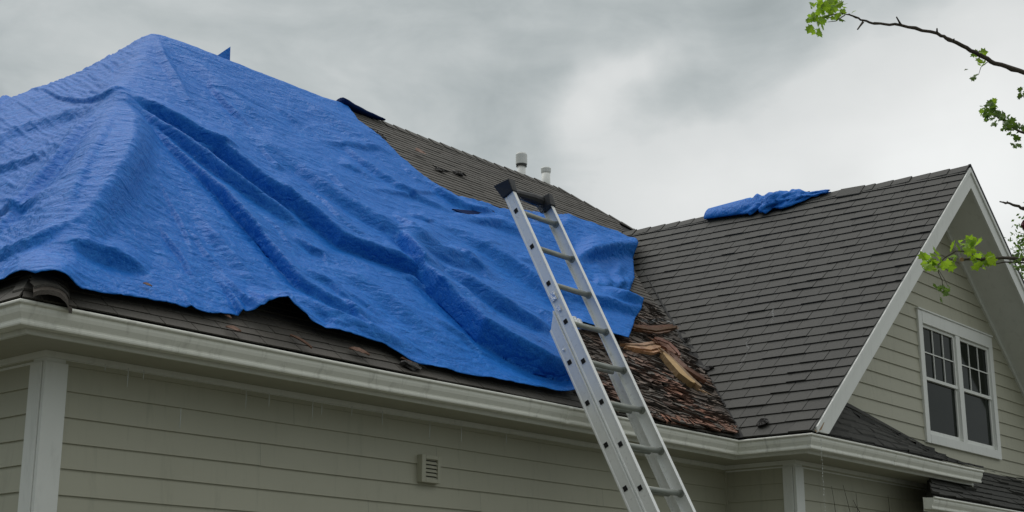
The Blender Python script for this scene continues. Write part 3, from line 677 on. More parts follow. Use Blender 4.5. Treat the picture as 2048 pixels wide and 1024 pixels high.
# ---- rotted shingles beside the valley
rp = [(1120, 640), (1185, 572), (1236, 572), (1262, 592), (1300, 612), (1335, 655), (1362, 700), (1415, 765), (1462, 826), (1503, 866), (1455, 868), (1380, 856), (1310, 842), (1200, 815), (1120, 760)]
poly_rot = np.array([fpl(*p)[:2] for p in rp])
def inside(px_, py_, poly):
    c = np.zeros(np.shape(px_), bool); n = len(poly)
    for i in range(n):
        x0, y0 = poly[i]; x1, y1 = poly[(i+1) % n]
        k = ((y0 > py_) != (y1 > py_)) & (px_ < (x1-x0)*(py_-y0)/(y1-y0+1e-12)+x0); c ^= k
    return c
NF = np.array([0, -sphi, cphi]); UF = np.array([0, cphi, sphi]); XF = np.array([1., 0, 0])
rt = MB(); cnt = 0
y = poly_rot[:, 1].min(); 
while y < poly_rot[:, 1].max():
    x = poly_rot[:, 0].min()-.1*random.random()
    while x < poly_rot[:, 0].max():
        L = random.uniform(.07, .20)+.22*random.random()**3; w = random.uniform(.03, .07)+.06*random.random()**3; cx, cy = x+L/2, y+random.uniform(-.01, .01)
        if inside(np.array([cx]), np.array([cy]), poly_rot)[0]:
            lowf = float(sst(7.6, 6.6, cy)); g = random.random(); nz = float(fbm(np.array([cx*2.]), np.array([cy*2.]), 4)[0])
            red = max(0, min(1, lowf*.55+(nz-.5)*2.4)); b0 = random.uniform(.5, 1.2)
            tc_ = (b0*(1+.6*red), b0*(1-.02*red), b0*(1-.22*red)) if g > .25 else (b0*.95, b0*1.05, b0*1.12)
            c0 = np.array([cx, cy, fz(cx, cy)])+NF*(.020+.04*nz*nz+random.uniform(0, .008)); ang = random.gauss(-.12, .13)
            dx = XF*math.cos(ang)+UF*math.sin(ang); dy = -XF*math.sin(ang)+UF*math.cos(ang); cu = random.uniform(.0, .018)*random.random()
            nx = 4; V = []
            for jj, vv in enumerate((-.5, .1, .8)):
                for ii in range(nx+1):
                    uu = ii/nx-.5; jag = random.uniform(-.25, .25)*w if jj == 0 else 0
                    V.append(c0+dx*uu*L*(1 if jj < 2 else .9)+dy*(vv*w+jag)+NF*((cu if jj == 0 else 0)+.008*(1-2*abs(uu))*random.random()-.006*(jj)+.004))
            Fq = [(j*(nx+1)+i, j*(nx+1)+i+1, (j+1)*(nx+1)+i+1, (j+1)*(nx+1)+i) for j in range(2) for i in range(nx)]
            rt.mesh(V, Fq, tc_)
            V2 = [V[i]-NF*.012-dy*.002 for i in range(nx+1)]; rt.mesh(V[:nx+1]+V2, [(i+1, i, nx+1+i, nx+2+i) for i in range(nx)], tuple(q*.4 for q in tc_))
        x += L*.62
    y += .034
# humus sheet under the chips
N = 60
for i in range(len(poly_rot)-2):
    pass
xs = np.linspace(poly_rot[:, 0].min(), poly_rot[:, 0].max(), 70); ys = np.linspace(poly_rot[:, 1].min(), poly_rot[:, 1].max(), 50)
for i in range(69):
    for j in range(49):
        cx, cy = (xs[i]+xs[i+1])/2, (ys[j]+ys[j+1])/2
        if inside(np.array([cx]), np.array([cy]), poly_rot)[0]:
            q = []
            for (a_, c_) in ((i, j), (i+1, j), (i+1, j+1), (i, j+1)):
                h = .018+.04*float(fbm(np.array([xs[a_]*6]), np.array([ys[c_]*6]), 9)[0])**2; q.append(np.array([xs[a_], ys[c_], fz(0, ys[c_])])+NF*h)
            rt.face(q, .45)
part(rt, 'rotted_roofing', M['rot'])['label'] = 'brown rotted and curled roofing beside the valley'
# ragged brown rolled edge at the gutter
re_ = MB()
for i in range(26):
    px = 1330+i*6.6; py = 846+(px-1330)*.155; c = fpl(px, py); w = random.uniform(.05, .11); h = random.uniform(.04, .10)
    b0 = random.uniform(.9, 1.7); tc_ = (b0*1.6, b0*.95, b0*.75)
    pts = [c+XF*(-w/2)+NF*.02, c+XF*(w/2)+NF*.02, c+XF*(w*.6)+UF*h+NF*.035, c+XF*(-w*.4)+UF*h+NF*.045]
    pts[0] = pts[0]-UF*random.uniform(0, .04)+NF*random.uniform(0, .03); pts[1] = pts[1]-UF*random.uniform(0, .03)
    re_.face(pts, tc_); re_.face([pts[0]-NF*.02, pts[1]-NF*.02, pts[1], pts[0]], tuple(q*.5 for q in tc_))
part(re_, 'curled_edge', M['rot'])
# valley flashing line
vf = MB()
for i in range(20):
    s0_, s1 = i*.19, (i+1)*.19
    a0 = np.array([VX+s0_, EY+s0_, G+P*s0_+.006]); a1 = np.array([VX+s1, EY+s1, G+P*s1+.006])
    vf.face([a0+(-.06, 0, .004), a1+(-.06, 0, .004), a1+(0, 0, .012), a0+(0, 0, .012)]); vf.face([a0+(0, 0, .012), a1+(0, 0, .012), a1+(0, -.05, .018), a0+(0, -.05, .018)])
part(vf, 'valley_flashing', M['deckdark'])

# ------------------------------------------------------------------ the big tarp
def polyd(px, py, pts):
    """distance, side (+ = upper side), running fraction for a polyline in survey pixels"""
    pts = np.array(pts, float); seg = np.linalg.norm(np.diff(pts, axis=0), axis=1); cum = np.concatenate([[0], np.cumsum(seg)])
    bd = np.full(px.shape, 1e9); bs_ = np.zeros(px.shape); bt = np.zeros(px.shape)
    for i in range(len(seg)):
        a = pts[i]; d = (pts[i+1]-a)/seg[i]; rx, ry = px-a[0], py-a[1]; t = np.clip(rx*d[0]+ry*d[1], 0, seg[i])
        dd = np.hypot(rx-d[0]*t, ry-d[1]*t); sd_ = d[0]*ry-d[1]*rx; k = dd < bd
        bd = np.where(k, dd, bd); bs_ = np.where(k, -np.sign(sd_), bs_); bt = np.where(k, (cum[i]+t)/cum[-1], bt)
    return bd, bs_, bt
def roofz(x, y):
    f = G+P*(y-EY); l = G+QL*(x-EX); bk = RZ-P*(y-RY); k = .045
    m = -k*np.log(np.exp(-np.clip(f-3, -50, 50)/k)+np.exp(-np.clip(l-3, -50, 50)/k)+np.exp(-np.clip(bk-3, -50, 50)/k))+3
    return m
# folds: points (x, y, height m) along the foot of each fold, width above, width of the drop below, undercut
LAT = [None]
FOLDS = [
 ([(250, 214, 0), (293, 236, .05), (352, 272, .085), (430, 318, .105), (527, 392, .085), (580, 424, .06), (624, 452, .07), (673, 492, .085), (736, 517, .095), (790, 536, .07), (841, 558, .02), (870, 572, 0)], 58, 6, .3),
 ([(252, 222, 0), (300, 258, .03), (345, 292, .045), (400, 336, .05), (443, 372, .05), (490, 404, .045), (564, 450, .03), (600, 470, 0)], 22, 7, .3),
 ([(275, 235, 0), (330, 300, .025), (400, 366, .035), (439, 402, .045), (478, 446, .05), (517, 488, .05), (556, 538, .045), (595, 584, .035), (642, 616, .03), (700, 648, .02), (760, 668, 0)], 34, 6, .3),
 ([(473, 285, 0), (527, 314, .02), (586, 350, .03), (642, 396, .045), (697, 430, .05), (752, 466, .05), (810, 494, .045), (869, 520, .035), (930, 545, .03), (1000, 580, 0)], 48, 12, .15),
 ([(778, 480, 0), (800, 508, .05), (814, 528, .08), (845, 566, .10), (869, 596, .11), (909, 632, .13), (960, 684, .15), (1012, 716, .155), (1063, 744, .14), (1114, 756, .10), (1150, 760, .05)], 60, 8, .35),
 ([(637, 262, 0), (704, 324, .02), (748, 358, .028), (793, 392, .028), (860, 422, .02), (900, 440, 0)], 20, 5, .2),
 ([(837, 369, 0), (882, 402, .03), (934, 430, .03), (1000, 446, .02), (1040, 470, 0)], 16, 4, .2),
 ([(900, 440, 0), (950, 452, .03), (990, 458, .035), (1045, 484, .03), (1100, 520, 0)], 26, 8, .2),
 ([(395, 148, 0), (430, 205, .022), (469, 250, .025), (508, 290, 0)], 22, 5, .2),
 ([(308, 82, 0), (322, 120, .03), (345, 170, .03), (370, 220, 0)], 16, 12, 0),
 ([(330, 90, 0), (400, 150, .022), (480, 225, .022), (560, 290, 0)], 30, 14, 0),
 ([(560, 180, 0), (640, 235, .02), (720, 290, .02), (790, 350, 0)], 20, 12, 0),
 ([(880, 470, 0), (960, 512, .04), (1040, 562, .05), (1110, 612, .04), (1150, 640, 0)], 34, 9, .3),
 ([(860, 545, 0), (920, 585, .04), (990, 630, .05), (1060, 668, .04), (1110, 690, 0)], 26, 9, .3),
 ([(640, 540, 0), (720, 580, .03), (800, 640, .035), (880, 690, .02), (920, 715, 0)], 34, 16, .1),
 ([(560, 600, 0), (620, 632, .025), (700, 668, .03), (780, 700, .02), (840, 720, 0)], 26, 12, .1),
 ([(1080, 602, 0), (1140, 612, .04), (1200, 622, .045), (1262, 636, .03)], 22, 10, .2),
 ([(1190, 600, 0), (1225, 614, .05), (1262, 626, .03)], 14, 7, .2),
 # the hip: crest shifted to the right of the ridge board, dark hollow beside it
 ([(241, 214, .02), (250, 275, .035), (232, 338, .05), (196, 405, .055), (150, 464, .05), (112, 505, .02), (95, 520, 0)], 70, 62, .1),
 
 ([(110, 510, 0), (160, 520, .03), (210, 534, .045), (255, 548, .03), (290, 560, 0)], 34, 9, .2),
 
 ([(380, 430, 0), (420, 480, .025), (470, 540, .02), (520, 600, 0)], 26, 14, .1),
 # left of the hip
 ([(226, 222, 0), (168, 292, .028), (118, 355, .032), (63, 420, .03), (8, 478, .02)], 16, 7, .3),
 ([(232, 230, 0), (190, 320, .02), (150, 400, .02), (120, 470, 0)], 12, 10, 0),
 ([(232, 213, .015), (190, 218, .018), (140, 217, .012), (100, 208, .006), (70, 212, 0)], 9, 4, .3),
 ([(226, 214, 0), (150, 246, .03), (60, 292, .025), (0, 330, .01)], 12, 8, .2),
 ([(56, 200, 0), (44, 220, .02), (25, 262, .02), (5, 300, .01)], 5, 4, .2),
 ([(160, 300, 0), (90, 338, .02), (0, 372, .02)], 10, 6, .2),
 ([(130, 400, 0), (70, 430, .022), (0, 452, .02)], 10, 6, .2),
 ([(150, 470, 0), (80, 500, .025), (10, 530, .02)], 12, 7, .2),
]
_r = random.Random(5)
for _i in range(46):                       # small packing creases following the pull of the sheet
    x0 = _r.uniform(300, 1080); y0 = _r.uniform(.37*(x0-305)+110, 640-max(0, 500-x0)*.1)
    if y0 > 600+.2*(x0-400): continue
    fx, fy = x0-250, y0-150; a = math.atan2(fy, fx)*.55+math.atan(.42)*.45+_r.gauss(0, .12); L0 = _r.uniform(50, 190); A0 = _r.uniform(.008, .026); P_ = []
    for k in range(5): P_.append((x0+math.cos(a)*L0*k/4, y0+math.sin(a)*L0*k/4, A0*math.sin(math.pi*k/4))); a += _r.gauss(0, .07)
    FOLDS.append((P_, _r.uniform(7, 20), _r.uniform(3, 6), .2))
def tarp_height(X, Y, px, py):
    h = np.full(X.shape, .040); LAT[0] = np.zeros(X.shape+(3,))
    hipd = (Y-EY)-(X-EX)*(RY-EY)/(PX-EX)            # >0: on the left face
    wx = px+4*(fbm(X*2.2, Y*2.2, 91, 3)-.5); wy = py+5*(fbm(X*2.2, Y*2.2, 97, 3)-.5)
    for pts, wu, wd, uc in FOLDS:
        wd = wd*1.2
        P2 = np.array(pts, float); cum = np.concatenate([[0], np.cumsum(np.linalg.norm(np.diff(P2[:, :2], axis=0), axis=1))]); cum /= cum[-1]
        d, sd_, t = polyd(wx, wy, P2[:, :2]); up = sd_ > 0
        if pts[0][0] > pts[-1][0] or pts[0][1] < pts[-1][1] and pts[0][0] >= pts[-1][0]-30 and False: up = ~up
        A = np.interp(t, cum, P2[:, 2]); A = A*np.where(A < .09, 1.85-np.clip(A-.06, 0, .03)*23, 1.15)
        pr_u = np.exp(-(d/wu)**.95*1.25); pr_d = 1-sst(0, wd, d)-uc*np.exp(-((d-wd)/(wd*1.4+3))**2)*sst(0, wd, d)
        h = h+A*np.where(up, pr_u, pr_d)
        if min(q[0] for q in pts) > 225:       # the lip of a fold hangs over its foot
            Pn = np.array([fpl(q[0], q[1]) for q in pts]); tg = np.gradient(Pn, axis=0); tg /= np.linalg.norm(tg, axis=1)[:, None]; lo = np.cross(NF, tg)
            for k in range(len(lo)):
                a0 = prj(Pn[k]); a1 = prj(Pn[k]+lo[k]*.05); tt_ = prj(Pn[k]+tg[k]*.05)
                if (tt_[0]-a0[0])*(a1[1]-a0[1])-(tt_[1]-a0[1])*(a1[0]-a0[0]) < 0: lo[k] = -lo[k]
            D3_ = np.stack([np.interp(t, cum, lo[:, c]) for c in range(3)], -1); am = A*.6*np.clip((A-.02)/.05, 0, 1)*np.where(up, np.exp(-(d/9)**1.2), 1-sst(0, wd*1.3, d))
            LAT[0] += D3_*am[..., None]
    d = np.hypot(px-238, (py-214)*1.2); h = h+.075*np.exp(-(d/20)**1.2)
    # left face is stretched up towards the far hip
    h = h+.22*sst(.2, 2.2, hipd)*sst(.0, 1.3, PX-X)*sst(.6, 2.2, X-EX)
    h = h+.12*np.exp(-((px-232)/70)**2-((py-372)/92)**2)*sst(.25, -.15, hipd)
    # billow over the lower hip
    h = h+.05*np.exp(-((px-110)/75)**2)*np.exp(-((py-572)/55)**2)
    s = (Y-EY)*CH; L_ = sst(-.1, .3, hipd)
    h = h+.045*(fbm(X*.9, s*1.3, 3, 3)-.35)
    def rid(a, c, sd_, o=3, p=4): return (1-np.abs(fbm(a, c, sd_, o)*2-1))**p
    a_ = math.radians(-17); u = wx*math.cos(a_)-wy*math.sin(a_); v = wx*math.sin(a_)+wy*math.cos(a_)   # wrinkles rising to the right (left face)
    a2 = math.radians(22); u2 = wx*math.cos(a2)+wy*math.sin(a2); v2 = -wx*math.sin(a2)+wy*math.cos(a2) # wrinkles running down to the right
    hl_ = .012*rid(v/14, u/95, 31, 3, 9)+.007*rid(v/6.5, u/36, 41, 2, 7)
    hr_ = .008*rid(v2/20, u2/130, 51, 3, 5)+.0035*rid(v/8, u/38, 61, 3, 5)*sst(.3, .6, fbm(X*1.5, s*1.5, 77, 2))+.004*rid(v2/7, u2/40, 67, 2, 4)
    h = h+hl_*L_+hr_*(1-L_)+.004*(fbm(X*9, s*9, 63, 3)-.5)
    return h
def make_sheet(name, polyxy, hfun, mat_, step=.0105, parent=None, xr=None, thick=.004):
    poly = np.array(polyxy); x0, y0 = poly.min(0)-step; x1, y1 = poly.max(0)+step
    xs = np.arange(x0, x1, step); ys = np.arange(y0, y1, step); X, Y = np.meshgrid(xs, ys, indexing='ij')
    fc = inside((X[:-1, :-1]+X[1:, 1:])/2, (Y[:-1, :-1]+Y[1:, 1:])/2, poly)
    nx, ny = X.shape; idx = np.arange(nx*ny).reshape(nx, ny)
    q = np.stack([idx[:-1, :-1][fc], idx[1:, :-1][fc], idx[1:, 1:][fc], idx[:-1, 1:][fc]], 1)
    cnt = np.zeros(nx*ny, int); np.add.at(cnt, q.ravel(), 1); used = cnt > 0; bnd = used & (cnt < 4)
    Xf, Yf = X.ravel().copy(), Y.ravel().copy(); bi = np.where(bnd)[0]
    bx, by = Xf[bi], Yf[bi]; best = np.full(bx.shape, 1e9); nxp, nyp = bx.copy(), by.copy()
    for i in range(len(poly)):
        a = poly[i]; d = poly[(i+1) % len(poly)]-a; L2 = d@d
        t = np.clip(((bx-a[0])*d[0]+(by-a[1])*d[1])/L2, 0, 1); qx, qy = a[0]+d[0]*t, a[1]+d[1]*t; dd = np.hypot(bx-qx, by-qy); k = dd < best
        best = np.where(k, dd, best); nxp = np.where(k, qx, nxp); nyp = np.where(k, qy, nyp)
    Xf[bi] = nxp; Yf[bi] = nyp
    rm = np.full(nx*ny, -1); ui = np.where(used)[0]; rm[ui] = np.arange(len(ui)); q = rm[q]; Xu, Yu = Xf[ui], Yf[ui]
    Zr = roofz(Xu, Yu); Pw = np.stack([Xu, Yu, Zr], 1); d = Pw-CC; w = d@CF; px = 1024+FPX*(d@CR)/w; py = 512-FPX*(d@CU)/w
    e_ = .03; nx_ = -(roofz(Xu+e_, Yu)-roofz(Xu-e_, Yu))/(2*e_); ny_ = -(roofz(Xu, Yu+e_)-roofz(Xu, Yu-e_))/(2*e_); nl = np.sqrt(nx_**2+ny_**2+1)
    LAT[0] = np.zeros(Xu.shape+(3,)); H = np.maximum(hfun(Xu, Yu, px, py), .018); lt = LAT[0]; Xu = Xu+nx_/nl*H+lt[:, 0]; Yu = Yu+ny_/nl*H+lt[:, 1]; Z = Zr+H/nl+lt[:, 2]
    me = bpy.data.meshes.new(name); me.vertices.add(len(ui)); me.vertices.foreach_set('co', np.stack([Xu, Yu, Z], 1).ravel())
    me.loops.add(q.size); me.loops.foreach_set('vertex_index', q.ravel().astype(np.int32)); me.polygons.add(len(q))
    me.polygons.foreach_set('loop_start', np.arange(0, q.size, 4, dtype=np.int32)); me.polygons.foreach_set('loop_total', np.full(len(q), 4, np.int32))
    me.update(calc_edges=True); me.validate(); me.polygons.foreach_set('use_smooth', np.ones(len(me.polygons), bool)); me.materials.append(mat_)
    o = bpy.data.objects.new(name, me); COL.objects.link(o)
    if thick:
        sm_ = o.modifiers.new('thickness', 'SOLIDIFY'); sm_.thickness = thick; sm_.offset = 1
    if parent: o.parent = parent
    return o
tarp = empty('tarp', (0, 0, 0), 'huge crumpled blue tarp draped over the hip and main roof', 'tarp')
botpx = [(62, 590), (100, 600), (150, 606), (180, 606), (250, 612), (330, 624), (410, 640), (490, 640), (540, 648), (590, 660), (650, 680), (700, 692), (760, 705), (830, 738), (880, 748), (940, 764), (1000, 775), (1060, 786), (1100, 793), (1150, 800)]
rightpx = [(1138, 755), (1128, 728), (1135, 700), (1146, 668), (1178, 675), (1210, 688), (1244, 696), (1256, 665), (1268, 630), (1250, 612), (1215, 598), (1186, 590), (1150, 556), (1110, 516), (1062, 482), (1005, 452), (960, 436), (910, 408), (872, 390), (830, 358), (795, 325), (768, 300), (742, 275), (712, 252)]
A_ = [tuple(fpl(*p)[:2]) for p in botpx+rightpx]
A_ += [(10.46, 11.20), (10.50, 11.36), (10.52, 11.8), (8.2, 11.9), (7.2, 12.9), (5.2, 15.3), (EX+.05, 15.9), (EX+.04, 12.), (EX+.05, 7.3), (EX+.12, EY+.25)]
def hA(X, Y, px, py):
    h = tarp_height(X, Y, px, py)
    # lifted openings along the lower edge
    def lift(cx, cy, wl, wr_, hh, dep, tent=True):
        dx = px-cx; w = np.where(dx < 0, wl, wr_); t = np.clip(1-np.abs(dx)/w, 0, 1); prof = t if tent else t*t*(3-2*t); yb = cy+dx*.20
        return hh*prof*np.exp(-np.clip(yb-py, 0, None)**2/dep**2)
    h = h+lift(545, 652, 62, 95, .155, 34)
    h = h+lift(92, 604, 75, 60, .075, 36, False)
    h = h+lift(660, 685, 60, 170, .055, 26, False)
    h = h+.055*sst(1110, 1160, px)*sst(560, 600, py)
    # hem settles towards the shingles elsewhere, wavy edge
    return h
sh = make_sheet('tarp_sheet', A_, hA, M['tarp'], parent=tarp)
# upper right piece tucked under the main sheet
Bpx = [(850, 380), (880, 392), (940, 408), (1010, 424), (1080, 430), (1132, 434), (1180, 450), (1230, 474), (1258, 496), (1262, 520), (1266, 560), (1252, 594), (1215, 592), (1150, 580), (1080, 545), (1000, 500), (930, 460), (880, 425)]
def hB(X, Y, px, py):
    s = (Y-EY)*CH; h = np.full(X.shape, .012)
    for pts, A, wu, wd, ti, to in [([(1140, 520), (1175, 522), (1220, 512), (1275, 510)], .15, 30, 7, .25, .02), ([(1110, 440), (1150, 470), (1180, 490), (1215, 500)], .06, 20, 12, .2, .3), ([(1150, 455), (1200, 470), (1250, 492)], .04, 12, 10, .3, .3),
                                 ([(1180, 530), (1200, 560), (1210, 590)], .03, 10, 10, .2, .1), ([(1240, 530), (1225, 560), (1235, 590)], .04, 12, 10, .2, .1), ([(900, 405), (960, 425), (1020, 450)], .03, 14, 10, .2, .3), ([(1060, 440), (1100, 470), (1140, 510)], .04, 14, 10, .2, .3),
                                 ([(1180, 575), (1215, 582), (1260, 578)], .05, 14, 14, .1, .1)]:
        d, sd_, t = polyd(px, py, pts); w = np.where(sd_ > 0, wu, wd); h = h+A*sst(0, ti, t)*sst(1.0001, 1-to, t)*np.exp(-(d/w)**2*1.2)
    h = h+.03*fbm(X*2, s*3, 71, 3)+.014*(1-np.abs(fbm(X*4, s*9+X*3, 81, 3)*2-1))**3
    return h
make_sheet('tarp_sheet', [tuple(fpl(*p)[:2]) for p in Bpx], hB, M['tarp'], step=.014, parent=tarp)['label'] = 'smaller blue piece tucked under the right end of the tarp'
# navy patch: shade of the lifted fold opening, put in as colour
def ribbon(pts, name, mat_, th=.012, parent=tarp, smooth=False):
    mb = MB(); V = [np.array(p, float) for p in pts]; n = len(V); nn = np.cross(V[1]-V[0], V[-1]-V[0]); nn /= np.linalg.norm(nn)
    mb.mesh(V+[v+nn*th for v in V], [tuple(range(n))[::-1], tuple(range(n, 2*n))]+[(i, (i+1) % n, n+(i+1) % n, n+i) for i in range(n)])
    return mb.obj(name, mat_, parent)
def fpo(x, y, h): return fpl(x, y)+NF*h
ribbon([fpo(896, 432, .085), fpo(930, 436, .09), fpo(978, 436, .092), fpo(1004, 462, .09), fpo(985, 461, .09), fpo(945, 452, .088)], 'dark_tarp_piece', M['navy'])
# rolled underside at the ridge end
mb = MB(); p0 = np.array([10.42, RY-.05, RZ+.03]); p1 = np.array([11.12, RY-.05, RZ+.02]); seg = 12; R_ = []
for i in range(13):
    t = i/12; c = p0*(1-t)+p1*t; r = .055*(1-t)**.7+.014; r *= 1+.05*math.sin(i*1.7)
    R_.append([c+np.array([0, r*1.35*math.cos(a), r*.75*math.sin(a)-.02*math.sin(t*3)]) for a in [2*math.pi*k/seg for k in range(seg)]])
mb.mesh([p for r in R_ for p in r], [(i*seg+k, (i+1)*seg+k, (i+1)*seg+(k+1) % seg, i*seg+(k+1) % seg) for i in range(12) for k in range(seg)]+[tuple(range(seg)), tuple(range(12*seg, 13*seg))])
mb.obj('dark_tarp_piece', M['navy'], tarp, smooth=True)
mb = MB(); q = hit(752, 246, (0, 1, 0), RY); mb.tube([q, q+(.10, 0, .02), q+(.17, 0, .0)], [.012, .02, .028], 8); mb.obj('tie_cord', M['black'], tarp)
# corner flap standing above the ridge
def yb(x, y, yy): return hit(x, y, (0, 1, 0), yy)
fl = MB(); F0 = [yb(412, 118, 11.5), yb(436, 110, 11.55), yb(452, 99, 11.6), yb(461, 93, 11.62)]; F1 = [yb(412, 135, 11.45), yb(436, 140, 11.45), yb(452, 140, 11.5), yb(459, 150, 11.5)]
for i in range(3): fl.face([F0[i], F1[i], F1[i+1], F0[i+1]])
o = fl.obj('tarp_flap', M['tarp'], tarp); o.modifiers.new('thickness', 'SOLIDIFY').thickness = .012
# ------------------------------------------------------------------ small tarp roll on the gable ridge
t2 = empty('tarp', (GXR, 8.2, GZR), 'small blue tarp bundled over the ridge of the right gable', 'tarp')
ya, yb_ = gpl(1420, 440)[1], 7.15
yend0 = 9.12; yend1 = 7.50
mb = MB(); nu, nv = 70, 22; V = []
for i in range(nu+1):
    t = i/nu; yy = yend0+(yend1-yend0)*t; zr = GZR+BK*(yy-WY)/4.5+.01
    amp = (.085+.055*math.sin(min(1, t*1.6)*math.pi/2))*(1-sst(.55, 1., t)*.85)+.006; crump = sst(.3, .5, t)
    for j in range(nv+1):
        a = math.pi*(1.12-1.24*j/nv)   # from left foot over the top to right foot
        r = amp*(1+.10*math.sin(t*9+1)*crump+crump*.45*(abs(float(fbm(np.array([t*9.]), np.array([j/nv*4.]), 5)[0])-.5)*2.4-.25)*2)
        side = math.cos(a); foot = max(0, -side)
        x = GXR+side*r*1.25+(-.03); z = zr+math.sin(a)*r*.80+(-abs(side)*r*.75)+.02
        V.append((x, yy+crump*.03*math.sin(j*1.3), z))
Fq = [(i*(nv+1)+j, (i+1)*(nv+1)+j, (i+1)*(nv+1)+j+1, i*(nv+1)+j+1) for i in range(nu) for j in range(nv)]
mb.mesh(V, Fq); o = place(mb, 'tarp_sheet', M['tarp'], t2, smooth=True); o.modifiers.new('thickness', 'SOLIDIFY').thickness = .008
mb = MB(); c = np.array([GXR-.03, yend0-.02, GZR+BK*(yend0-WY)/4.5+.01]); ring = [np.array(V[j])+(0, -.03, 0) for j in range(nv+1)]; mb.mesh([c+(0, 0, -.12)]+ring, [(0, j+1, j+2) for j in range(nv)]); place(mb, 'dark_tarp_piece', M['navy'], t2)  # navy fan across the end paints the dark of the opening
mb = MB(); q = np.array([GXR+.02, 7.95, GZR+.10]); mb.box(q, (.0, -.16, .0), (.03, 0, -.04), (0, -.03, .035)); place(mb, 'dark_tarp_piece', M['debris'], t2)

# ------------------------------------------------------------------ ladder
LA = math.radians(63.28); lx0, lw, lsp = 8.416, .519, .360
LD = np.array([0, math.cos(LA), math.sin(LA)]); LNn = np.array([0, -math.sin(LA), math.cos(LA)])
LT = np.array([lx0, 7.047, 4.965])        # top hole centre of the left rail
ladder = empty('ladder', (lx0, 4.4, 0), 'tall aluminium extension ladder leaning on the gutter in front of the tarp', 'ladder')
WD = .098; FLG = .036; TKN = .004
def lp(s, x, n): return LT+LD*s+np.array([x, 0, 0])+LNn*n
def rail(s0, s1, xweb, inward, noff, name, holes, ragged=False):
    """channel: web in the LD/LNn plane at xweb, flanges pointing inward (+1/-1 in x)"""
    mb = MB(); hw = WD/2; xw = xweb
    prof = [(0, -hw), (0, -hw+.012), (.003, -hw+.016), (.003, hw-.016), (0, hw-.012), (0, hw), (FLG, hw), (FLG, hw-.005), (TKN+.004, hw-.005), (TKN+.004, -hw+.005), (FLG, -hw+.005), (FLG, -hw)]
    n = len(prof); V = []
    cuts = [s0, s1]
    for s in cuts:
        for (a, c) in prof:
            ss = s
            if ragged and s == s1: ss = s+(.10*(c/hw) if c > 0 else .03*c/hw)-.02
            V.append(lp(ss, xw+inward*a, c+noff))
    mb.mesh(V, [(k, (k+1) % n, n+(k+1) % n, n+k) for k in range(n)]+[tuple(range(n)), tuple(range(n, 2*n))])
    for s in holes:
        e_ = -inward*.0022; cx = xw+e_; r = .0185
        mb.box(lp(s-r, cx+inward*(.003), noff-r*.95), LD*2*r, LNn*2*r*.95, np.array([e_*.6, 0, 0]), 1, 1)
    return place(mb, name, [M['alu'], M['hole']], ladder)
sb = -(LT[2]-.0)/LD[2]                      # ground
FO = .0; BO = -.105
hs_f = [-k*lsp for k in range(0, 12)]; top_f = .225
rail(-11.4*lsp, top_f, lx0-LT[0], 1, FO, 'rail', hs_f[:12]); rail(-11.4*lsp, top_f, lw, -1, FO, 'rail', [])
sbt = -3*lsp+.06
hs_b = [-k*lsp+.056 for k in range(4, 15) if -k*lsp > sb+.1]
rail(sb+.03, sbt, -.012, 1, BO, 'rail', hs_b, True); rail(sb+.03, sbt-.30, lw+.06, -1, BO, 'rail', [])
for k in range(0, 12):
    s = -k*lsp; mb = MB(); rr = .0215
    c0, c1 = lp(s, .004, FO), lp(s, lw-.004, FO); mb.tube([c0, c1], rr, 14); 
    o = place(mb, 'rung', M['rung'], ladder, smooth=True)
    mb = MB(); mb.tube([lp(s, lw-.03, FO), lp(s, lw-.006, FO)], [.0245, .031], 12); part(mb, 'rung_collar', M['rung'], o); mb = MB(); mb.tube([lp(s, .006, FO), lp(s, .03, FO)], [.031, .0245], 12); part(mb, 'rung_collar', M['rung'], o)
for s in hs_b:
    mb = MB(); mb.tube([lp(s, -.01, BO), lp(s, lw+.01, BO)], .017, 12); place(mb, 'rung', M['rung'], ladder, smooth=True)
# end boots
def boot(x0, x1, s0, s1, n0, n1, fl=.02):
    mb = MB(); A = [lp(s0, x0, n0), lp(s0, x1, n0), lp(s0, x1, n1), lp(s0, x0, n1)]; B_ = [lp(s1, x0-fl, n0-.02), lp(s1, x1+fl*.3, n0-.01), lp(s1-.035, x1+fl*.3, n1+.015), lp(s1-.045, x0-fl, n1+.02)]
    mb.mesh(A+B_, [(3, 2, 1, 0), (4, 5, 6, 7), (0, 1, 5, 4), (1, 2, 6, 5), (2, 3, 7, 6), (3, 0, 4, 7)]); return place(mb, 'end_cap', M['black'], ladder, bevel=.006)
boot(-.014, .05, top_f-.06, top_f+.085, -.058, .058); boot(lw-.06, lw+.016, top_f-.07, top_f+.08, -.062, .062, -.01)
mb = MB(); mb.tube([lp(top_f+.005, .05, -.03), lp(top_f+.03, lw*.35, -.035), lp(top_f+.035, lw*.7, -.03), lp(top_f+.015, lw-.05, -.02)], [.03, .036, .045, .05], 10); place(mb, 'top_strap', M['black'], ladder)
mb = MB(); nn = 10
for i in range(nn):
    for j in range(8):
        def g(i, j): u = i/nn; w_ = j/8; return lp(top_f-.03-.25*w_, .05+(lw-.12)*u*(1-.4*w_)+.05*w_, -.02+.02*math.sin(u*7+w_*4))
        mb.face([g(i, j), g(i+1, j), g(i+1, j+1), g(i, j+1)])
place(mb, 'plastic_film', M['film'], ladder, smooth=True)
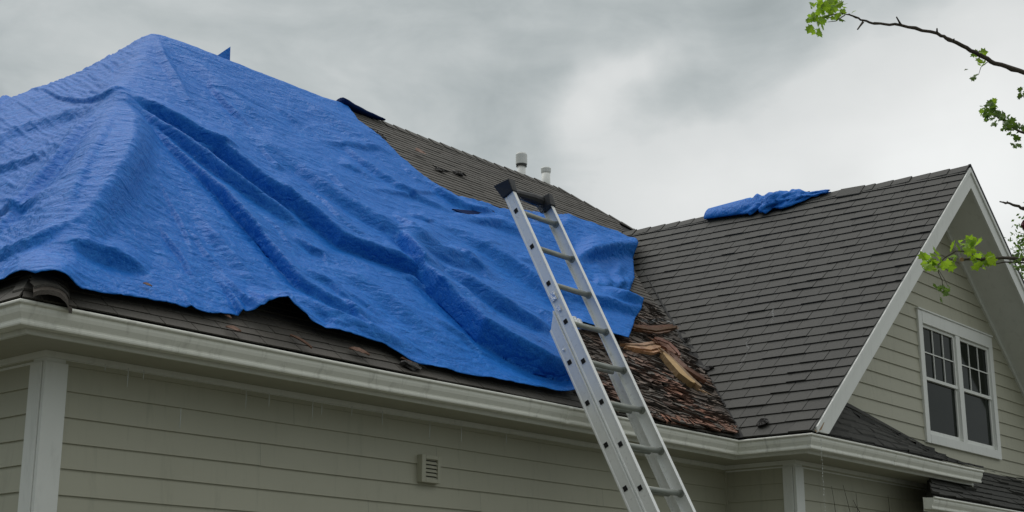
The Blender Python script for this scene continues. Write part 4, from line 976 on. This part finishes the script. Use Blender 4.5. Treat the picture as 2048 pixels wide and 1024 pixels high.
# rung lock wrapped in foil, latches on the rail
mb = MB(); c0 = -3*lsp+.05
for i in range(5):
    x = .07+i*.055; mb.box(lp(c0+.0, x, -.10), LD*(.13-.012*i), np.array([.045, 0, .0]), LNn*.05, 1, 0)
place(mb, 'rung_lock', M['silver'], ladder, bevel=.012)
for fn in (lambda mb: mb.box(lp(-2*lsp-.16, -.012, -.03), LD*.07, LNn*.05, np.array([.010, 0, 0])), lambda mb: mb.box(lp(-2*lsp-.26, -.010, -.015), LD*.045, LNn*.03, np.array([.008, 0, 0])), lambda mb: mb.tube([lp(-3*lsp-.19, -.018, BO), lp(-3*lsp-.19, -.012, BO)], .012, 12)):
    mb = MB(); fn(mb); place(mb, 'latch', M['silver'], ladder, bevel=.002)
for x in (-.03, lw-.03):
    mb = MB(); mb.box(lp(sb-.0, x, BO-.05)+np.array([0, 0, .0]), np.array([.07, 0, 0]), np.array([0, .12, 0]), np.array([0, 0, .05])); place(mb, 'foot', M['black'], ladder, bevel=.006)

# ------------------------------------------------------------------ loose wood and debris
def board(pxs, wid, h, mat_, label, name='broken_board', thick=.022, seed=0, group=None):
    rnd = random.Random(seed); C_ = [fpo(x, y, h) for x, y in pxs]; o0 = C_[0]; mb = MB(); rows = []
    n = len(C_)
    # resample
    Q = []
    for i in range(n-1):
        for k in range(8): Q.append((C_[i]*(1-k/8)+C_[i+1]*k/8, wid[i]*(1-k/8)+wid[i+1]*k/8))
    Q.append((C_[-1], wid[-1])); m = len(Q)
    if group:
        ns = 4; edge = [-.5+k/ns+(rnd.uniform(-.06, .06) if 0 < k < ns else 0) for k in range(ns+1)]
        for k in range(ns):
            i0 = rnd.randrange(0, max(1, m//5)); i1 = m-rnd.randrange(0, max(1, m//4)); hz = rnd.uniform(0, .022); tl = rnd.uniform(-.012, .012); tv = rnd.uniform(.45, 1.35); V = []; tc_ = (tv, tv*rnd.uniform(.82, 1.02), tv*rnd.uniform(.7, 1.0)); nn_ = i1-i0
            for i in range(i0, i1):
                c, w = Q[i]; t = Q[min(i+1, m-1)][0]-Q[max(0, i-1)][0]; t /= np.linalg.norm(t); sd_ = np.cross(NF, t); f_ = (i-i0)/max(1, nn_-1)
                tp = min(1, f_*3+.35, (1-f_)*14+.55); e0, e1 = edge[k]*w, edge[k+1]*w; mid = (e0+e1)/2; e0, e1 = mid+(e0-mid)*tp, mid+(e1-mid)*tp; jt = rnd.uniform(-.003, .003)
                V += [c+sd_*(e0+jt)+NF*(hz-tl), c+sd_*(e1+jt)+NF*(hz+tl), c+sd_*(e1+jt)-NF*thick, c+sd_*(e0+jt)-NF*thick]
            mb.mesh(V, [(i*4+q_, i*4+(q_+1) % 4, (i+1)*4+(q_+1) % 4, (i+1)*4+q_) for i in range(nn_-1) for q_ in range(4)]+[(0, 1, 2, 3), tuple(range((nn_-1)*4, nn_*4))[::-1]], tc_)
    V = []
    for i, (c, w) in enumerate(Q):
        t = Q[min(i+1, m-1)][0]-Q[max(0, i-1)][0]; t /= np.linalg.norm(t); sd_ = np.cross(NF, t); j0, j1, jz = (rnd.uniform(-.05, .05)+.12*math.sin(i*.7+seed))*w, (rnd.uniform(-.05, .05)+.12*math.sin(i*.55+seed*2))*w, rnd.uniform(-.004, .006)
        jz *= .6; V += [c-sd_*(w/2+j0)+NF*jz, c+NF*(jz*.5+.002)-sd_*w*.1, c+sd_*(w/2+j1)-NF*jz, c+sd_*(w/2+j1)-NF*thick, c-sd_*(w/2+j0)-NF*thick]
    if not group: mb.mesh(V, [(i*5+k, i*5+(k+1) % 5, (i+1)*5+(k+1) % 5, (i+1)*5+k) for i in range(m-1) for k in range(5)]+[tuple(range(5)), tuple(range((m-1)*5, m*5))[::-1]])
    if group:
        for i in range(9):          # splinters at both ends and along the edges
            c, w = Q[0] if i < 3 else (Q[-1] if i < 6 else Q[rnd.randrange(m)]); t = (C_[1]-C_[0] if i < 3 else C_[-1]-C_[-2]); t = t/np.linalg.norm(t)*(-1 if i < 3 else 1)
            sd_ = np.cross(NF, t); a0 = c+sd_*rnd.uniform(-.5, .35)*w-t*.03+NF*.002; l = rnd.uniform(.04, .13); ww = w*rnd.uniform(.12, .3)
            mb.mesh([a0, a0+sd_*ww, a0+t*l+sd_*ww*rnd.random()+NF*rnd.uniform(0, .02), a0+sd_*ww*.5-NF*.012], [(0, 1, 2), (1, 3, 2), (3, 0, 2), (0, 3, 1)])
    o = mb.obj(name, mat_, loc=tuple(o0)); return tag(o, label, 'board', group)
gB = 'splintered wood on the damaged roof'
board([(1310, 712), (1335, 735), (1365, 768), (1398, 796)], [.10, .20, .24, .13], .07, M['woodnew'], 'long pale split board lying down the rotted slope near the valley', seed=3, thick=.03, group=gB)
board([(1330, 722), (1362, 752), (1402, 778)], [.09, .13, .08], .085, M['woodold'], 'thin orange splinter along the upper edge of the long pale split board', seed=5, group=gB)
board([(1240, 705), (1285, 708), (1322, 700)], [.10, .16, .14], .065, M['woodnew'], 'short pale board lying level just right of the ladder', seed=8, group=gB)
board([(1298, 697), (1325, 706), (1345, 728)], [.14, .20, .10], .085, M['woodold'], 'rust-red splintered corner piece joining the two pale boards', seed=9, group=gB)
board([(1258, 665), (1300, 670), (1345, 664)], [.07, .13, .09], .06, M['woodold'], 'brown ragged strip with shiny film below the tarp corner', seed=12, group=gB)
board([(1190, 592), (1215, 598), (1242, 606)], [.08, .15, .12], .05, M['woodold'], 'bare brown decking patch showing between the two tarp edges', seed=14, name='bare_board', group=gB)
mb = MB(); 
for i in range(9):
    a = fpo(1272+i*8, 664+2*math.sin(i), .115); mb.face([a, a+XF*.05+NF*.01, a+XF*.045+UF*.05+NF*random.uniform(0, .03), a+UF*.04+NF*random.uniform(0, .03)])
tag(mb.obj('plastic_scrap', M['film']), 'crumpled clear plastic scrap on the brown strip below the tarp corner', 'plastic scrap')
# grey flashing piece sticking out of the tarp by the ladder
board([(1078, 722), (1100, 738), (1135, 752)], [.04, .08, .10], .10, M['joint'], 'grey bent flashing piece poking out under the tarp left of the ladder', name='bent_flashing', seed=17)
def lump(plane, px, py, size, mat_, label, cat, name, seed, flat=.5, group=None, nrm=NF, stretch=1.6):
    rnd = random.Random(seed); c = plane(px, py)+nrm*size*.25; mb = MB(); ns, nr = 9, 5; V = []
    t1 = np.cross(nrm, np.array([0, 0, 1.])); t1 /= np.linalg.norm(t1); t2_ = np.cross(nrm, t1)
    for j in range(nr+1):
        ph = math.pi*j/nr
        for k in range(ns):
            a = 2*math.pi*k/ns; r = size*.5*(1+rnd.uniform(-.38, .38)); V.append(c+t1*r*stretch*math.sin(ph)*math.cos(a)+t2_*r*math.sin(ph)*math.sin(a)+nrm*r*flat*math.cos(ph))
    mb.mesh(V, [(j*ns+k, j*ns+(k+1) % ns, (j+1)*ns+(k+1) % ns, (j+1)*ns+k) for j in range(nr) for k in range(ns)])
    for k in range(4):   # sticking shreds
        a = rnd.uniform(0, 6.28); d = t1*math.cos(a)*stretch+t2_*math.sin(a); mb.face([c+d*size*.3, c+d*size*rnd.uniform(.6, .95)+nrm*size*.2*rnd.random(), c+d*size*.35+nrm*size*.25])
    return tag(mb.obj(name, mat_, loc=tuple(c)), label, cat, group)
NG = np.array([-sphi, 0, cphi]); gD = 'black debris clumps beside the valley'
for i, (x, y, s, lb) in enumerate([(1303, 617, .085, 'black debris clump highest on the valley just right of the tarp'), (1341, 657, .06, 'small black debris clump second down the valley'), (1370, 687, .09, 'black debris clump right of the rust-red splinter, third down the valley'), (1415, 742, .085, 'black debris clump on the gable slope right of the long pale board'), (1527, 850, .105, 'square black lump at the foot of the gable slope above the gutter'), (1262, 610, .06, 'tiny black clump touching the tarp notch at the valley')]):
    lump(gpl if i < 5 else fpl, x, y, s, M['debris'], lb, 'debris', 'debris_clump', 30+i, .6, gD, NG if i < 5 else NF, 1.1 if i == 4 else 1.5)
for i, (x, y, s, lb) in enumerate([(748, 273, .13, 'torn black shingle heap near the ridge, largest on the bare roof'), (735, 261, .07, 'torn black shingle scrap right beside the tarp edge near the ridge'), (878, 343, .09, 'dark red torn shingle scrap below the orange leaf clump'), (914, 350, .10, 'flat black shingle scrap farthest right on the bare upper roof'), (936, 747, .09, 'black torn scrap at the lower tarp edge left of the ladder'), (818, 737, .10, 'dark brown clump on the low shingles under the tarp edge')]):
    lump(fpl, x, y, s, M['debris'], lb, 'debris', 'shingle_scrap', 50+i, .4, 'torn shingle scraps on the main roof', NF, 1.9)
def dleaf(px, py, s, rot, label, name='dead_leaf', h=.03, curl=.5, thin=.45, mat_=None):
    s *= .78; curl *= .5; mb = MB(); c = fpo(px, py, h); n = 8; V = []
    d = XF*math.cos(rot)+UF*math.sin(rot); e_ = -XF*math.sin(rot)+UF*math.cos(rot)
    for i in range(n+1):
        t = i/n; w = s*thin*math.sin(math.pi*min(1, t*1.02))**.8*(.8+.4*random.random())*.5+.002
        for k in (-1, 0, 1): V.append(c+d*(t-.5)*s+e_*k*w+NF*(curl*s*.25*(k*k)+curl*s*.2*math.sin(t*3)))
    mb.mesh(V, [(i*3+k, (i+1)*3+k, (i+1)*3+k+1, i*3+k+1) for i in range(n) for k in range(2)])
    o = mb.obj(name, mat_ or M['leafbrown'], loc=tuple(c)); o.modifiers.new('thickness', 'SOLIDIFY').thickness = .004
    return tag(o, label, 'leaf', 'dead leaves and twigs on the main roof')
dleaf(281, 596, .07, -.3, 'single small brown leaf stuck on the lower left of the tarp', h=.09)
dleaf(462, 667, .13, -.2, 'curled orange leaf on the low shingles left of the tarp opening')
dleaf(449, 640, .08, -.8, 'thin pale leaf at the tarp hem left of the opening')
dleaf(597, 692, .20, -.9, 'long thin bark sliver on the shingles under the tarp opening', thin=.14)
dleaf(714, 712, .20, -.25, 'large reddish bark piece on the low shingles', thin=.35)
dleaf(812, 729, .15, -.3, 'reddish leaf resting against the dark brown clump')
dleaf(836, 312, .20, .2, 'orange leaf clump on the bare upper roof', thin=.9, h=.05); 
# ------------------------------------------------------------------ water
gw = 'water drips falling from the eave'
def drip(px, py0, py1, yplane, label, r=.0032):
    a = hit(px, py0, (0, 1, 0), yplane); c = hit(px, py1, (0, 1, 0), yplane); c[0] = a[0]
    mb = MB(); n = 7; pts = [a*(1-i/n)+c*i/n for i in range(n+1)]; mb.tube(pts, [r*(.35+.65*math.sin(math.pi*(i+.6)/(n+1.2))) for i in range(n+1)], 6)
    tag(mb.obj('water_drip', M['water'], loc=tuple(a), smooth=True), label, 'water drip', gw)
for (x, a, c_, lb) in [(493, 779, 818, 'longest bright drip streak under the eave left of centre'), (539, 786, 814, 'drip streak just right of the longest one'), (626, 800, 838, 'drip streak below the middle of the tarp opening'), (644, 806, 830, 'faint drip beside the one below the tarp opening'), (362, 816, 858, 'pale drip low on the wall left of the longest streak'), (257, 736, 775, 'faint long drip nearest the left corner post but one'), (288, 740, 760, 'short drip third from the corner post'), (211, 728, 742, 'short drip nearest the left corner post'), (704, 812, 832, 'short drip above and left of the wall vent'), (765, 822, 850, 'drip left of the wall vent'), (860, 842, 878, 'drip straight above the wall vent'), (923, 853, 884, 'drip right of the wall vent'), (1013, 868, 888, 'short drip farthest right before the ladder')]:
    drip(x, a, c_, 6.93, lb)
a = hit(1641, 873, (0, 1, 0), WY-.02); mb = MB(); z = a[2]; i = 0
while z > .3:
    x = a[0]+.004*math.sin(i*.9)+(a[2]-z)*.012; l = random.uniform(.008, .02); mb.tube([(x, a[1], z), (x, a[1], z-l/2), (x, a[1], z-l)], [.0012, .0034, .001], 6); z -= l+random.uniform(.004, .018); i += 1
tag(mb.obj('water_trickle', M['water'], loc=tuple(a), smooth=True), 'beaded trickle of water falling from the wing gutter corner', 'water trickle')

vn = MB(); vp = hit(1690, 1000, (0, 1, 0), 6.26)
for (x0, y0, x1, y1) in ((1663, 972, 1671, 1024), (1686, 970, 1700, 1024), (1712, 986, 1715, 1024), (1776, 991, 1779, 1024), (1706, 1000, 1712, 1012)):
    a_, c_ = hit(x0, y0, (0, 1, 0), 6.262), hit(x1, y1, (0, 1, 0), 6.262); d_ = c_-a_; e1 = a_+d_*4; pts_ = [a_, a_+d_*.5+(.004, 0, 0), c_, a_+d_*2.2+(.02, 0, 0), e1]
    vn.tube([p for p in pts_] + [np.array([vp[0], 6.2, 0.])], [.0015, .0022, .003, .004, .005, .006], 6)
tag(vn.obj('dead_vine', M['bark'], loc=(vp[0], 6.2, 0)), 'thin dead vine stems climbing the lower wall right of the corner post', 'vine')

# ------------------------------------------------------------------ trees
def leafmesh(mb, c, d, n, s, tint):
    """lobed leaf: c base, d direction, n normal"""
    d = d/np.linalg.norm(d); n = n-d*(n@d); n = n/(np.linalg.norm(n)+1e-9); e_ = np.cross(n, d)
    out = [(0, 0), (.12, .10), (.30, .20), (.22, .34), (.50, .46), (.40, .58), (.34, .66), (.46, .82), (.22, .80), (.14, .90), (0, 1.08)]
    L_ = [c+(d*v+e_*u*1.1-n*(abs(u)*.35))*s for u, v in out]; R2 = [c+(d*v-e_*u*1.1-n*(abs(u)*.35))*s for u, v in out]
    mid = [c+(d*v+n*.05*math.sin(v*3))*s for u, v in out]
    for i in range(len(out)-1):
        mb.face([mid[i], mid[i+1], L_[i+1], L_[i]], tint); mb.face([mid[i], R2[i], R2[i+1], mid[i+1]], tint)
def rv(): v_ = rng.normal(size=3); return v_/np.linalg.norm(v_)
tree = empty('tree', tuple(far(2750, 1500, 7.0)*np.array([1, 1, 0])), 'leafing tree at the right whose twigs reach over the gable', 'tree')
tb = np.array(tree.location); trk = [tb, tb+(.05, .1, 1.8), tb+(-.05, .05, 3.4), tb+(.1, .2, 5.2), tb+(.0, .5, 7.0)]
mb = MB(); mb.tube(trk, [.16, .13, .11, .08, .03], 14); place(mb, 'trunk', M['bark'], tree, smooth=True)
def twig(pts, r0, r1, knots=True):
    mb = MB(); Q = []; pts = [np.asarray(p, float) for p in pts]
    for i in range(len(pts)-1):
        for k in range(5): Q.append(pts[i]*(1-k/5)+pts[i+1]*k/5+rv()*.003)
    Q.append(pts[-1]); m = len(Q); mb.tube(Q, [(r0+(r1-r0)*i/(m-1))*(1+(.25 if (knots and i % 7 == 3) else 0)) for i in range(m)], 8); return mb, Q
D1 = 6.6
b1 = [far(2048, 146, D1), far(1990, 126, D1), far(1950, 105, D1-.05), far(1905, 82, D1-.1), far(1875, 68, D1-.1), far(1800, 50, D1-.15), far(1750, 47, D1-.2), far(1722, 40, D1-.2), far(1697, 28, D1-.2)]
mb, Q = twig([trk[3]+(0, 0, -.3), far(2500, 330, 6.9), far(2200, 200, D1)]+b1, .0135, .0035)
for (x, y, x2, y2) in ((1802, 50, 1793, 34), (1726, 44, 1715, 59), (1874, 68, 1874, 57), (1906, 84, 1908, 78)): 
    mb.tube([far(x, y, D1-.15), far((x+x2)/2, (y+y2)/2, D1-.16), far(x2, y2, D1-.18)], [.006, .004, .003], 6)
mb.tube([far(1700, 30, D1-.2), far(1680, 26, D1-.22), far(1662, 30, D1-.25), far(1640, 40, D1-.25)], [.003, .002, .002, .0015], 5); mb.tube([far(1690, 30, D1-.2), far(1672, 42, D1-.25), far(1655, 44, D1-.25)], [.0025, .002, .001], 5)
mb.tube([far(1975, 124, D1), far(1962, 134, D1), far(1957, 150, D1)], [.002, .0015, .001], 5)
place(mb, 'branch', M['bark'], tree)['label'] = 'long bare twig with leaves at its tip against the sky'
def cluster(spots, size, n, name, mat_, lab=None, dist=D1, droop=0.):
    for (x, y, rx, ry, k) in spots:
        mb = MB()
        for i in range(k):
            px, py = x+rng.normal()*rx*.5, y+rng.normal()*ry*.5; c = far(px, py, dist+rng.normal()*.05)
            d = rv()+CU*(.1-droop); nn_ = rv()*.9-CF*.5+np.array([0, 0, .5]); s = size*random.uniform(.35, .9); t = random.uniform(.55, 1.25)
            leafmesh(mb, c, d, nn_, s, (t, t*random.uniform(.9, 1.05), t*.8))
        o = place(mb, name, mat_, tree)
        if lab: o['label'] = lab
cluster([(1632, 16, 14, 12, 12), (1660, 12, 20, 12, 20), (1682, 10, 12, 8, 8), (1640, 36, 22, 8, 11), (1622, 42, 10, 6, 6), (1633, 60, 9, 8, 7), (1676, 30, 12, 10, 7), (1704, 27, 3, 3, 1)], .052, 0, 'leaf_cluster', M['leaf'], 'bright green leaves at the tip of the long twig', D1-.22)
cluster([(1953, 105, 8, 8, 8), (1965, 127, 10, 6, 6)], .05, 0, 'leaf_cluster', M['leaf'], None, D1-.02)
cluster([(1936, 137, 4, 3, 1), (1954, 152, 3, 5, 2)], .038, 0, 'leaf_cluster', M['leafdark'], None, D1-.02)
mb, Q = twig([trk[3]+(0, 0, -.6), far(2400, 330, 6.8), far(2120, 300, 6.5), far(2040, 262, 6.4), far(2010, 245, 6.4), far(1978, 222, 6.4)], .010, .002); place(mb, 'branch', M['bark'], tree)
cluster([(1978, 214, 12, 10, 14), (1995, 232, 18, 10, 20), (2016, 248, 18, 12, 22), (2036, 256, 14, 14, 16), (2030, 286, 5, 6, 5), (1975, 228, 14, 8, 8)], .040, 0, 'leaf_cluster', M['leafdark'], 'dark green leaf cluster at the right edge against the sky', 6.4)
cluster([(1968, 218, 8, 8, 5), (1990, 206, 8, 5, 4)], .042, 0, 'leaf_cluster', M['leaf'], None, 6.38)
cluster([(2046, 188, 8, 10, 8)], .04, 0, 'leaf_cluster', M['leafdark'], None, 6.4)
D3 = 6.0
mb, Q = twig([trk[2], far(2400, 560, 6.4), far(2120, 522, 6.1), far(2048, 518, D3), far(1995, 516, D3), far(1955, 518, D3), far(1925, 520, D3)], .0085, .0048)
mb.tube([far(2060, 526, D3), far(2010, 524, D3), far(1990, 528, D3)], [.004, .003, .002], 6)
mb.tube([far(1955, 518, D3), far(1935, 503, D3), far(1912, 502, D3), far(1890, 515, D3), far(1876, 530, D3), far(1877, 545, D3), far(1884, 560, D3), (far(1887, 585, D3))], [.003, .0027, .0025, .0025, .002, .0018, .0015, .001], 6)
mb.tube([far(1876, 538, D3), far(1890, 560, D3), far(1895, 572, D3)], [.0012, .001, .0008], 5)
place(mb, 'branch', M['bark'], tree)['label'] = 'cut twig with a pale round end hanging before the gable'
cut = MB(); cc_ = far(1923, 519, D3-.01); cut.tube([cc_, cc_-CF*.006], .0085, 10); place(cut, 'cut_end', M['woodnew'], tree)
cluster([(1918, 488, 8, 5, 3), (1930, 492, 8, 6, 3), (1952, 484, 4, 5, 2), (1948, 500, 12, 9, 8), (1960, 522, 12, 8, 10), (1905, 508, 6, 5, 3), (1972, 516, 5, 5, 3), (1858, 527, 10, 9, 8), (1875, 515, 5, 6, 3), (1870, 535, 14, 8, 8), (1890, 535, 8, 7, 4)], .058, 0, 'leaf_cluster', M['leaf'], 'fresh green leaves hanging in front of the gable siding', D3)
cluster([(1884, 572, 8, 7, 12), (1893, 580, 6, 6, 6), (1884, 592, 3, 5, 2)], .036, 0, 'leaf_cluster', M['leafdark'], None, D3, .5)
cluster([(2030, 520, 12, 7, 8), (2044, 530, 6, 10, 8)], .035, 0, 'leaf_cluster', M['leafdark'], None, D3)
mb, Q = twig([trk[2]+(0, 0, .4), far(2300, 470, 6.6), far(2048, 417, 6.5), far(2020, 408, 6.5), far(1999, 403, 6.5)], .012, .0028); mb.tube([far(2017, 407, 6.5), far(2014, 402, 6.5)], .002, 5)
place(mb, 'branch', M['bark'], tree)
mb = MB(); mb.tube([far(2048, 440, 6.5), far(2047, 450, 6.5), far(2049, 460, 6.5)], [.004, .014, .004], 8); place(mb, 'bud', simple('dark_red_bud', (.10, .01, .02)), tree)
# crown of the near tree (outside the frame)
mb = MB()
for i in range(700):
    c = tb+np.array([.8, .4, 6.2])+rv()*np.array([1.6, 1.6, 1.5])*random.random()**.4; x_, y_ = prj(c)
    if x_ < 2150: continue
    leafmesh(mb, c, rv(), rv(), .09, random.uniform(.6, 1.2))
place(mb, 'crown', M['leafdark'], tree)
# far tree behind the gable at the right edge
ft = empty('tree', (31.0, 10.0, 0), 'soft green distant tree just showing at the right edge behind the gable', 'tree')
cpos = far(2105, 560, 30.); ft.location = (cpos[0], cpos[1], 0)
mb = MB(); mb.tube([(cpos[0], cpos[1], 0), (cpos[0]+.1, cpos[1], 3), cpos+(0, 0, .5)], [.25, .2, .05], 10); place(mb, 'trunk', M['bark'], ft)
mb = MB()
for i in range(5200):
    d = rv(); r = random.random()**.45; rr_ = .95+.25*math.sin(d[0]*5)+.2*math.sin(d[2]*7+d[1]*4); c = cpos+np.array([0, 0, .1])+d*r*rr_*np.array([.85, .85, 1.3]); t = random.uniform(.5, 1.2)
    a_, b2 = rv()*.05, rv()*.05; mb.face([c, c+a_, c+a_+b2, c+b2], (t, t, t))
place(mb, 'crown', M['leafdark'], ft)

# ------------------------------------------------------------------ ground
gd = MB(); gd.face([(-400, -400, 0), (400, -400, 0), (400, 400, 0), (-400, 400, 0)]); tag(gd.obj('ground', M['grass']), 'green lawn around the house', 'lawn', kind='structure')
